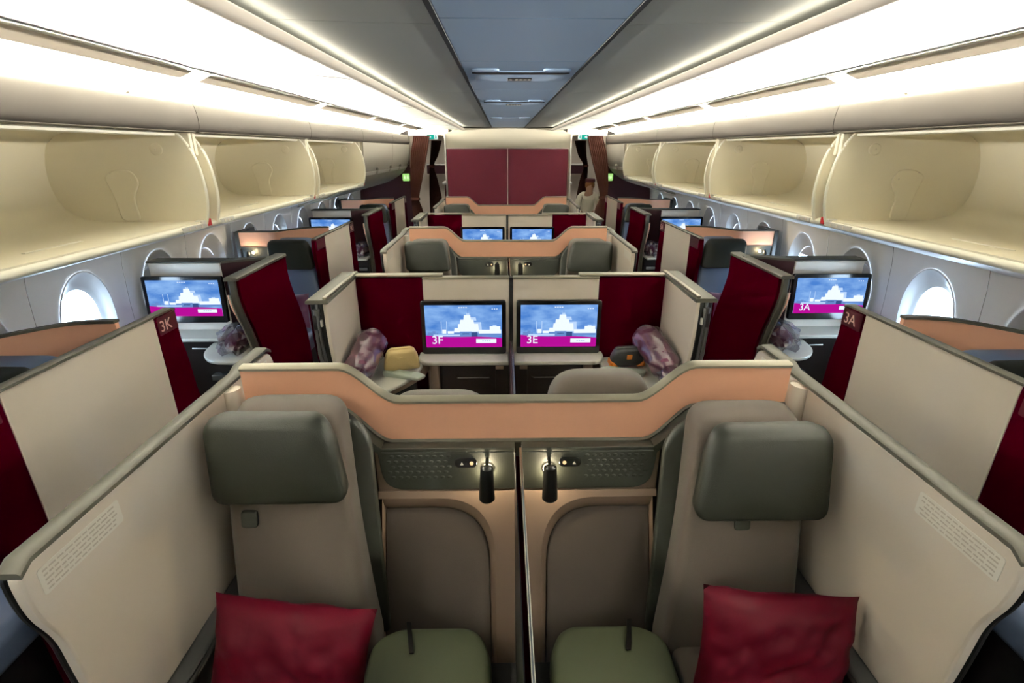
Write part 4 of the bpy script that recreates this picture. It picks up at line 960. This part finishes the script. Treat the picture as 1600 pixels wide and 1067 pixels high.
# papers tucked beside the low seat
t = thing('booklets', 'white folded booklets standing beside the low reclined seat', 'booklet')
for i, (x, dx) in enumerate(((0.76, 0.03), (0.735, 0.05), (0.71, 0.085))):
    bm = nb(); prism(bm, [(x, 0.44), (x - dx, 0.66), (x - dx + 0.004, 0.662), (x + 0.004, 0.442)], 'xz', 2.20 + i * 0.02, 2.36 + i * 0.02); obj('booklet_sheet', bm, 'paper', t, s=-1)
bm = nb(); prism(bm, [(0.615, 0.443), (0.53, 0.72), (0.54, 0.722), (0.627, 0.445)], 'xz', 2.14, 2.26); tag(obj('blue_card', bm, 'bluecard', s=-1), 'small bright blue card standing beside the low reclined seat', 'card')
bm = nb(); box(bm, 0.50, 0.90, 2.1, 2.42, 0.0, 0.44, 0.01)
tag(obj('storage_box', bm, 'void', s=-1), 'dark storage bin beside the low reclined seat, holding the booklets', 'storage bin')

# ================================================================== window-side suites
def lattice(s, x, y0, y1, z0, z1, par):
    """light curved wires on the door edge"""
    bm = nb()
    for ph in (0, 1):
        tube(bm, [(x, y0 + (y1 - y0) * (0.5 + 0.5 * math.sin(PI * (i / 10) + ph * PI)) * 0.6, z0 + (z1 - z0) * i / 10) for i in range(11)], 0.004, 6)
    return obj('edge_wire', bm, 'copper', par, s=s)
OY = {0: 0.40, 1: 0.05, 2: -0.05}
for s in (-1, 1):
    col = 'K' if s < 0 else 'A'
    wside = '%s window side' % SIDE[s]
    for k in range(3):
        S = SH[k]; n_ = ROWN[k]
        # --- aisle partition: maroon end, cream middle, maroon end with number plaque
        t = thing('suite_partition', 'cream aisle partition with maroon ends on the %s, %s from the camera' % (wside, n_), 'partition', 'window-side aisle partitions')
        ya, yb, yc, yd = S - 0.29, S - 0.035, S + 0.74, S + 0.895
        zt = 1.268
        cur = lambda y, d: [(y, zt), (y + 0.0 * d, 1.12), (y + 0.03 * d, 1.0), (y + 0.05 * d, 0.85), (y + 0.10 * d, 0.6), (y + 0.12 * d, 0.02)]
        oa = [(yb, zt), (yb, 0.02)] + [(a, b) for a, b in reversed(smooth(cur(ya, 1), 4))]
        bm = nb(); prism(bm, oa, 'yz', 1.668, 1.70); a1 = obj('near_maroon_end', bm, 'maroon', t, s=s, bevel=0.003)
        bm = nb(); prism(bm, [(yb + 0.003, zt), (yb + 0.003, 0.02), (yc - 0.003, 0.02), (yc - 0.003, zt)], 'yz', 1.668, 1.70); obj('cream_panel', bm, 'cream', t, s=s, bevel=0.003)
        ob = [(yc, zt), (yc, 0.02)] + [(a, b) for a, b in reversed(smooth(cur(yd, 0.6), 4))]
        bm = nb(); prism(bm, ob, 'yz', 1.668, 1.70); a2 = obj('far_maroon_end', bm, 'maroon', t, s=s, bevel=0.003)
        bm = nb(); loft(bm, [[(1.664, y, z), (1.664, y, z + 0.010), (1.672, y, z + 0.014), (1.698, y, z + 0.014), (1.706, y, z + 0.010), (1.706, y, z)] for y, z in ((ya + 0.02, 1.262), (ya + 0.05, 1.269), (yd - 0.03, 1.269), (yd, 1.260))]); obj('top_rail', bm, 'trim', t, s=s)
        # plaques
        for (par, y0, y1) in ((a2, yc + 0.01, yd - 0.006), (a1, ya + 0.03, yb - 0.02)):
            bm = nb(); prism(bm, rpoly([(y0, 1.175), (y1, 1.175), (y1, 1.262), (y0, 1.262)], 0.008), 'yz', 1.6675, 1.6640); obj('number_plaque', bm, 'plaque', par, s=s)
        num = {0: '3', 1: '5', 2: '7'}[k] + col
        size = 0.075
        if s < 0: text('seat_number', num, 'gold', size, (-1.6628, yc + 0.018, 1.192), (PI / 2, 0, PI / 2), t, 0.0005)
        else: text('seat_number', num, 'gold', size, (1.6628, yc + 0.018 + 0.115, 1.192), (PI / 2, 0, -PI / 2), t, 0.0005)
        # the wall continues, shrouded, behind the plaque down into the foot well
        # --- copper shell
        dy = OY[k]
        path = smooth([(2.42, S - 0.12 + dy), (2.24, S - 0.115 + dy), (2.10, S - 0.10 + dy), (2.00, S + 0.02 + dy), (1.90, S + 0.12 + dy), (1.80, S + 0.155 + dy), (1.708, S + 0.16 + dy)], 6)
        zt1, zb1 = 1.305, 1.175
        t = thing('seat_shell', 'copper-rose seat shell of the %s, %s from the camera' % (wside, n_), 'seat shell', 'window-side seat shells')
        def ribbon(name, z0, z1, m, t0=0.0, t1=0.02, par=t):
            bm = nb(); loft(bm, [[(x, y + t0, z0), (x, y + t0, z1), (x, y + t1, z1), (x, y + t1, z0)] for x, y in path]); return obj(name, bm, m, par, s=s)
        ribbon('copper_band', zb1, zt1, 'copper'); ribbon('top_trim', zt1, zt1 + 0.012, 'trim', -0.006, 0.028)
        ribbon('lower_panel', 0.02, zb1 - 0.002, 'dark', 0.004, 0.018)
        ribbon('band_edge', zb1 - 0.012, zb1, 'trim', -0.008, 0.006)
        bm = nb(); prism(bm, rpoly([(2.42, S - 0.13 + dy), (2.46, S - 0.13 + dy), (2.46, S + 0.2 + dy), (2.42, S + 0.2 + dy)], 0.01), 'xy', 0.0, 1.31); obj('end_post', bm, 'grey', t, s=s)
        bm = nb(); prism(bm, [(p[0], p[1] + 0.03) for p in path] + [(1.71, S + 0.30 + dy), (2.42, S + 0.30 + dy)], 'xy', 0.0, 1.16); obj('rear_cabinet', bm, 'cream', t, s=s)
        # little lit lamp near the window end
        bm = nb(); tube(bm, [(2.345, S - 0.117 + dy, 1.125), (2.345, S - 0.150 + dy, 1.122)], 0.006, 8); lm = obj('reading_lamp', bm, 'black', t, s=s)
        bm = nb(); tube(bm, [(2.345, S - 0.152 + dy, 1.14), (2.345, S - 0.165 + dy, 1.10), (2.345, S - 0.168 + dy, 1.05)], [0.012, 0.018, 0.021], 14); obj('lamp_shade', bm, 'black', lm, s=s)
        bm = nb(); tube(bm, [(2.315, S - 0.117 + dy, 1.125), (2.315, S - 0.124 + dy, 1.125)], 0.014, 14); obj('lamp_light', bm, 'bulb', lm, s=s)
        if k < 2:
            l = D.lights.new('reading_light', 'POINT'); l.energy = 0.3; l.color = (1, 0.80, 0.48); l.shadow_soft_size = 0.01
            lo = D.objects.new('reading_light', l); C.objects.link(lo); lo.location = (s * 2.31, S - 0.16 + dy, 1.13)
        # --- seat
        seat(s, 1.935, S - 0.14 + dy, 'leather seat tinted with blue window light inside the %s suite, %s from the camera' % (wside, n_), 'window-side seats', 0.015, 0.0, -1, leather_back=True)
        bm = nb(); box(bm, 2.20, 2.50, S - 0.95, S - 0.20, 0.0, 0.62, 0.02); t2 = thing('side_console', 'dark side console under the windows on the %s, %s from the camera' % (wside, n_), 'console', 'window-side consoles'); obj('console_body', bm, 'dark', t2, s=s)
        bm = nb(); box(bm, 2.18, 2.50, S - 0.97, S - 0.20, 0.621, 0.645, 0.008); obj('console_top', bm, 'leather', t2, s=s)
        if k == 2: continue
        # --- screen box and monitor
        ym = S + 1.93
        t = thing('screen_console', 'grey box behind the %s screen, %s from the camera' % (wside, n_), 'console', 'window-side screen consoles')
        bm = nb(); box(bm, 1.985, 2.47, ym, ym + 0.12, 0.0, 1.275, 0.006); obj('console_body', bm, 'cream', t, s=s)
        bm = nb(); box(bm, 1.975, 2.48, ym - 0.006, ym + 0.126, 1.276, 1.288, 0.004); obj('top_trim', bm, 'trim', t, s=s)
        bm = nb(); prism(bm, [(1.985, ym + 0.01), (1.70, ym + 0.17), (1.70, ym + 0.20), (1.985, ym + 0.12)], 'xy', 0.0, 1.27); obj('maroon_flank', bm, 'plum_dark', t, s=s)
        bm = nb(); prism(bm, [(1.975, ym + 0.0), (1.695, ym + 0.16), (1.695, ym + 0.20), (1.985, ym + 0.12)], 'xy', 1.272, 1.286); obj('flank_trim', bm, 'trim', t, s=s)
        bm = nb(); prism(bm, rpoly([(1.97, ym - 0.20), (2.47, ym - 0.20), (2.50, ym - 0.16), (2.50, ym - 0.002), (1.97, ym - 0.002)], [0.03, 0.03, 0.02, 0.0, 0.0]), 'xy', 0.775, 0.80); obj('ledge', bm, 'marble', t, s=s, bevel=0.006)
        bm = nb(); box(bm, 2.0, 2.47, ym - 0.10, ym - 0.002, 0.0, 0.774); obj('cabinet', bm, 'brown', t, s=s)
        bm = nb(); tube(bm, [(2.08, ym - 0.102, 0.70), (2.08, ym - 0.125, 0.70), (2.22, ym - 0.125, 0.70), (2.22, ym - 0.102, 0.70)], 0.007, 8); obj('handle', bm, 'silver', t, s=s)
        num = ('3A' if k == 0 else '5A') if s > 0 else None
        if k == 0: lab = 'lit seat screen reading 3A by the right windows' if s > 0 else 'lit seat screen beside the left windows near the 3K plaque'
        else: lab = 'distant lit seat screen by the %s windows, only its top edge showing' % SIDE[s]
        monitor(s * 2.235, ym - 0.065, 1.035, 0.545, 0.325, num, lab, 'window-side screens', rz=0.0 if s > 0 else 0.0, rx=math.radians(-4))
        # --- side table
        t = thing('side_table', 'pale rounded side table of the %s suite, %s from the camera' % (wside, n_), 'table', 'window-side tables')
        yt = S + 1.48
        pts = rpoly([(1.708, yt - 0.06), (1.90, yt - 0.05), (2.02, yt + 0.10), (2.05, yt + 0.30), (1.708, yt + 0.33)], [0.01, 0.10, 0.08, 0.02, 0.01], 6)
        bm = nb(); prism(bm, pts, 'xy', 0.735, 0.757); obj('table_top', bm, 'marble', t, s=s, bevel=0.006)
        bm = nb(); box(bm, 1.71, 1.90, yt + 0.06, yt + 0.32, 0.0, 0.734); obj('table_pedestal', bm, 'brown', t, s=s)
        bm = nb(); box(bm, 1.72, 1.93, yt + 0.0, yt + 0.058, 0.60, 0.64, 0.004); obj('lower_tray', bm, 'silver', t, s=s)
        # wrapped blanket on it
        t = thing('wrapped_blanket', 'crumpled plastic-wrapped mauve blanket on the %s table, %s from the camera' % (wside, n_), 'blanket', 'wrapped blankets by the windows')
        bm = nb(); bmesh.ops.create_icosphere(bm, subdivisions=3, radius=1)
        for v in bm.verts:
            q = v.co.copy(); f = 1 + 0.18 * noise.noise(q * 2.5)
            v.co = Vector((1.80 + q.x * 0.065 * f, yt + 0.15 + q.y * 0.11 * f, 0.83 + q.z * 0.065 * f))
        obj('blanket', bm, 'mauve', t, s=s)
        bm = nb(); bmesh.ops.create_icosphere(bm, subdivisions=3, radius=1)
        for v in bm.verts:
            q = v.co.copy(); f = 1 + 0.5 * noise.noise(q * 3.1 + Vector((4, 2, k)))
            z = 0.835 + q.z * 0.095 * f
            v.co = Vector((1.805 + q.x * 0.088 * f, yt + 0.14 + q.y * 0.15 * f, max(z, 0.760)))
        obj('plastic_wrap', bm, 'film2', t, s=s, ang=10)
        # --- sliding door, parked
        t = thing('sliding_partition', 'maroon sliding suite door with dark frame on the %s aisle, %s from the camera' % (SIDE[s], n_), 'door', 'maroon suite doors')
        y0, y1 = S + 1.475, S + 2.20
        fr = smooth([(y0, 1.262), (y0 + 0.0, 1.15), (y0 + 0.04, 1.02), (y0 + 0.10, 0.88), (y0 + 0.14, 0.72), (y0 + 0.15, 0.5), (y0 + 0.15, 0.02)], 5)
        bk = smooth([(y1, 1.262), (y1 + 0.0, 1.12), (y1 + 0.05, 0.98), (y1 + 0.13, 0.80), (y1 + 0.19, 0.6), (y1 + 0.21, 0.3), (y1 + 0.21, 0.02)], 5)
        bm = nb(); prism(bm, [(a + 0.022, b) for a, b in fr] + list(reversed(bk)), 'yz', 1.645, 1.664); obj('door_panel', bm, 'maroon', t, s=s, bevel=0.002)
        bm = nb(); prism(bm, [(a, b) for a, b in fr] + list(reversed([(a, b) for a, b in bk])), 'yz', 1.665, 1.70); obj('door_frame', bm, 'trim', t, s=s, bevel=0.004)
        bm = nb(); loft(bm, [[(1.640, y, z), (1.640, y, z + 0.016), (1.650, y, z + 0.022), (1.715, y, z + 0.022), (1.722, y, z + 0.014), (1.722, y, z)] for y, z in ((y0 - 0.01, 1.262), (y1 + 0.005, 1.268))]); obj('top_rail', bm, 'trim', t, s=s, bevel=0.002)
        bm = nb(); box(bm, 1.66, 1.672, y1 - 0.20, y1 - 0.15, 1.2885, 1.292); obj('rail_slot', bm, 'black', t, s=s)
        fw = [(1.703, a - 0.004 + 0.0, b) for a, b in fr if b > 0.55 and b < 1.2]
        bm = nb(); tube(bm, fw, 0.005, 6); obj('edge_bead', bm, 'rail_light', t, s=s)
        bm = nb(); tube(bm, [(1.712, a + 0.02 + 0.02 * math.sin((b - 0.6) * 9), b) for _, a, b in fw], 0.006, 6); obj('edge_wire', bm, 'copper', t, s=s)
        bm = nb(); prism(bm, [(a + 0.012, b) for a, b in fr if b > 0.5] + list(reversed([(a + 0.075, b) for a, b in fr if b > 0.5])), 'yz', 1.7005, 1.712); obj('edge_recess', bm, 'black', t, s=s)
# purple pillow on the second left window seat
bm = nb(); puffy(bm, 0.36, 0.30, 0.12, lambda u, v, w: (1.95 + u, SH[1] - 0.36 + v * 0.25 - w, 0.66 + v), 5, 14)
tag(obj('pillow', bm, 'purple', s=-1, ang=60), 'purple pillow on the light-tinted leather seat of the left window side, second suite', 'pillow')
bm = nb(); puffy(bm, 0.36, 0.30, 0.12, lambda u, v, w: (1.95 + u, SH[1] - 0.36 + v * 0.25 - w, 0.66 + v), 9, 14)
tag(obj('pillow', bm, 'purple', s=1, ang=60), 'purple pillow on the light-tinted leather seat of the right window side, second suite', 'pillow')

# ------------------------------------------------------------------ crew member beyond the right aisle
def person():
    x, y = 1.50, 9.60
    t = thing('person', 'crew member in off-white shirt and maroon hat bending behind the right aisle curtain', 'person')
    def skin(name, joints, edges, rads, m, par):
        me = D.meshes.new(name); me.from_pydata(joints, edges, []); me.update()
        o = D.objects.new(name, me); C.objects.link(o); o.parent = par
        o.modifiers.new('s', 'SKIN'); 
        sv = me.skin_vertices[0].data
        for i, r in enumerate(rads): sv[i].radius = r if isinstance(r, tuple) else (r, r)
        sv[0].use_root = True
        sm = o.modifiers.new('u', 'SUBSURF'); sm.levels = 2; sm.render_levels = 2
        me.materials.append(M[m])
        for p in me.polygons: p.use_smooth = True
        return o
    # one continuous body: pelvis, spine, neck, head, arms, legs
    J = [(x, y, 0.86), (x, y - 0.02, 1.0), (x, y - 0.05, 1.14), (x, y - 0.07, 1.22), (x + 0.01, y - 0.09, 1.29), (x + 0.015, y - 0.11, 1.36), (x + 0.02, y - 0.11, 1.43),
         (x - 0.15, y - 0.05, 1.19), (x - 0.21, y - 0.10, 0.98), (x - 0.16, y - 0.30, 0.90), (x - 0.13, y - 0.38, 0.90),
         (x + 0.15, y - 0.05, 1.19), (x + 0.22, y - 0.10, 0.98), (x + 0.18, y - 0.30, 0.90), (x + 0.15, y - 0.38, 0.90),
         (x - 0.09, y, 0.78), (x - 0.09, y - 0.04, 0.45), (x - 0.09, y + 0.02, 0.08), (x - 0.09, y - 0.10, 0.03),
         (x + 0.09, y, 0.78), (x + 0.09, y - 0.04, 0.45), (x + 0.09, y + 0.02, 0.08), (x + 0.09, y - 0.10, 0.03)]
    E_ = [(0, 1), (1, 2), (2, 3), (3, 4), (4, 5), (5, 6), (3, 7), (7, 8), (8, 9), (9, 10), (3, 11), (11, 12), (12, 13), (13, 14), (0, 15), (15, 16), (16, 17), (17, 18), (0, 19), (19, 20), (20, 21), (21, 22)]
    Rr = [(0.13, 0.10), (0.115, 0.085), (0.13, 0.09), (0.10, 0.08), 0.05, 0.075, 0.08, 0.05, 0.04, 0.032, 0.028, 0.05, 0.04, 0.032, 0.028, 0.085, 0.055, 0.04, 0.035, 0.085, 0.055, 0.04, 0.035]
    skin('body', J, E_, Rr, 'skin', t)
    J2 = [(x, y, 0.86), (x, y - 0.02, 1.0), (x, y - 0.05, 1.14), (x + 0.005, y - 0.08, 1.262), (x - 0.15, y - 0.05, 1.19), (x - 0.21, y - 0.10, 0.98), (x - 0.165, y - 0.27, 0.90), (x + 0.15, y - 0.05, 1.19), (x + 0.22, y - 0.10, 0.98), (x + 0.185, y - 0.27, 0.90)]
    skin('shirt', J2, [(0, 1), (1, 2), (2, 3), (3, 4), (4, 5), (5, 6), (3, 7), (7, 8), (8, 9)], [(0.145, 0.115), (0.13, 0.10), (0.15, 0.115), 0.075, 0.068, 0.056, 0.046, 0.068, 0.056, 0.046], 'shirt', t)
    bm = nb(); loft(bm, [[(x + r * math.cos(a), y - 0.01 + r * 0.75 * math.sin(a), z) for a in [2 * PI * q / 20 for q in range(20)]] for z, r in ((0.92, 0.155), (0.75, 0.18), (0.5, 0.17), (0.42, 0.165))]); obj('skirt', bm, 'skirt', t)
    bm = nb(); ell(bm, (x + 0.02, y - 0.085, 1.405), (0.088, 0.095, 0.098)); ell(bm, (x + 0.02, y + 0.0, 1.40), (0.04, 0.04, 0.04)); obj('hair', bm, 'hair', t)
    bm = nb(); loft(bm, [[(x + 0.02 + r * math.cos(a), y - 0.09 + r * math.sin(a), z) for a in [2 * PI * q / 20 for q in range(20)]] for z, r in ((1.45, 0.092), (1.49, 0.094), (1.51, 0.085), (1.52, 0.04))]); obj('hat', bm, 'hat', t)
    for q in (-1, 1):     # hands with five fingers
        h = Vector((x + (-0.13 if q < 0 else 0.15), y - 0.39, 0.90))
        pal = [h, h + Vector((0, -0.05, 0))]
        JJ = [tuple(h), tuple(h + Vector((0, -0.045, -0.005)))]; EE = [(0, 1)]; RR = [(0.028, 0.014), (0.032, 0.013)]
        for f in range(4):
            i0 = len(JJ); bx = h + Vector(((f - 1.5) * 0.017, -0.06, -0.005)); ln = (0.055, 0.065, 0.06, 0.048)[f]
            JJ += [tuple(bx), tuple(bx + Vector((0, -ln * 0.5, -0.01))), tuple(bx + Vector((0, -ln * 0.8, -0.03)))]
            EE += [(1, i0), (i0, i0 + 1), (i0 + 1, i0 + 2)]; RR += [0.009, 0.008, 0.007]
        i0 = len(JJ); JJ += [tuple(h + Vector((-q * 0.035, -0.02, -0.005))), tuple(h + Vector((-q * 0.055, -0.045, -0.015)))]; EE += [(0, i0), (i0, i0 + 1)]; RR += [0.010, 0.008]
        skin('hand', JJ, EE, RR, 'skin', t)
    # face
    bm = nb(); ell(bm, (x + 0.02, y - 0.205, 1.395), (0.012, 0.018, 0.018), 10, 8); obj('nose', bm, 'skin', t)
person()

# ================================================================== world and render look
w = D.worlds.new('sky'); bpy.context.scene.world = w; w.use_nodes = True
nt = w.node_tree; bg = nt.nodes['Background']
bg.inputs[0].default_value = (0.66, 0.83, 1.0, 1); bg.inputs[1].default_value = 7.5

# Empties to their things' bases, parts kept where they are
bpy.context.view_layer.update()
for o in list(D.objects):
    if o.type == 'EMPTY' and o.parent is None and o.children:
        lo = Vector((1e9,) * 3); hi = -lo
        for ch in o.children_recursive:
            if ch.type in ('MESH', 'FONT'):
                for c_ in ch.bound_box:
                    q = ch.matrix_world @ Vector(c_)
                    for i in range(3): lo[i] = min(lo[i], q[i]); hi[i] = max(hi[i], q[i])
        b = Vector(((lo.x + hi.x) / 2, (lo.y + hi.y) / 2, lo.z))
        o.location = b
        for ch in o.children: ch.location = ch.location - b
        if '_at' in o: del o['_at']
# meshes that are things or parts keep their own origin at their middle
for o in list(D.objects):
    if o.type == 'MESH' and not o.children and tuple(o.location) == (0, 0, 0) and o.parent is None and o.get('category'):
        vs = [v.co for v in o.data.vertices]
        c_ = Vector([(min(v[i] for v in vs) + max(v[i] for v in vs)) / 2 for i in range(2)] + [min(v[2] for v in vs)])
        o.data.transform(Matrix.Translation(-c_)); o.location = c_

sc = bpy.context.scene
sc.view_settings.view_transform = 'Standard'; sc.view_settings.look = 'None'
sc.view_settings.exposure = 1.72; sc.view_settings.gamma = 1.0; sc.view_settings.use_curve_mapping = False
sc.cycles.use_denoising = True
sc.cycles.max_bounces = 10; sc.cycles.diffuse_bounces = 6; sc.cycles.transparent_max_bounces = 12
sc.cycles.sample_clamp_indirect = 6.0
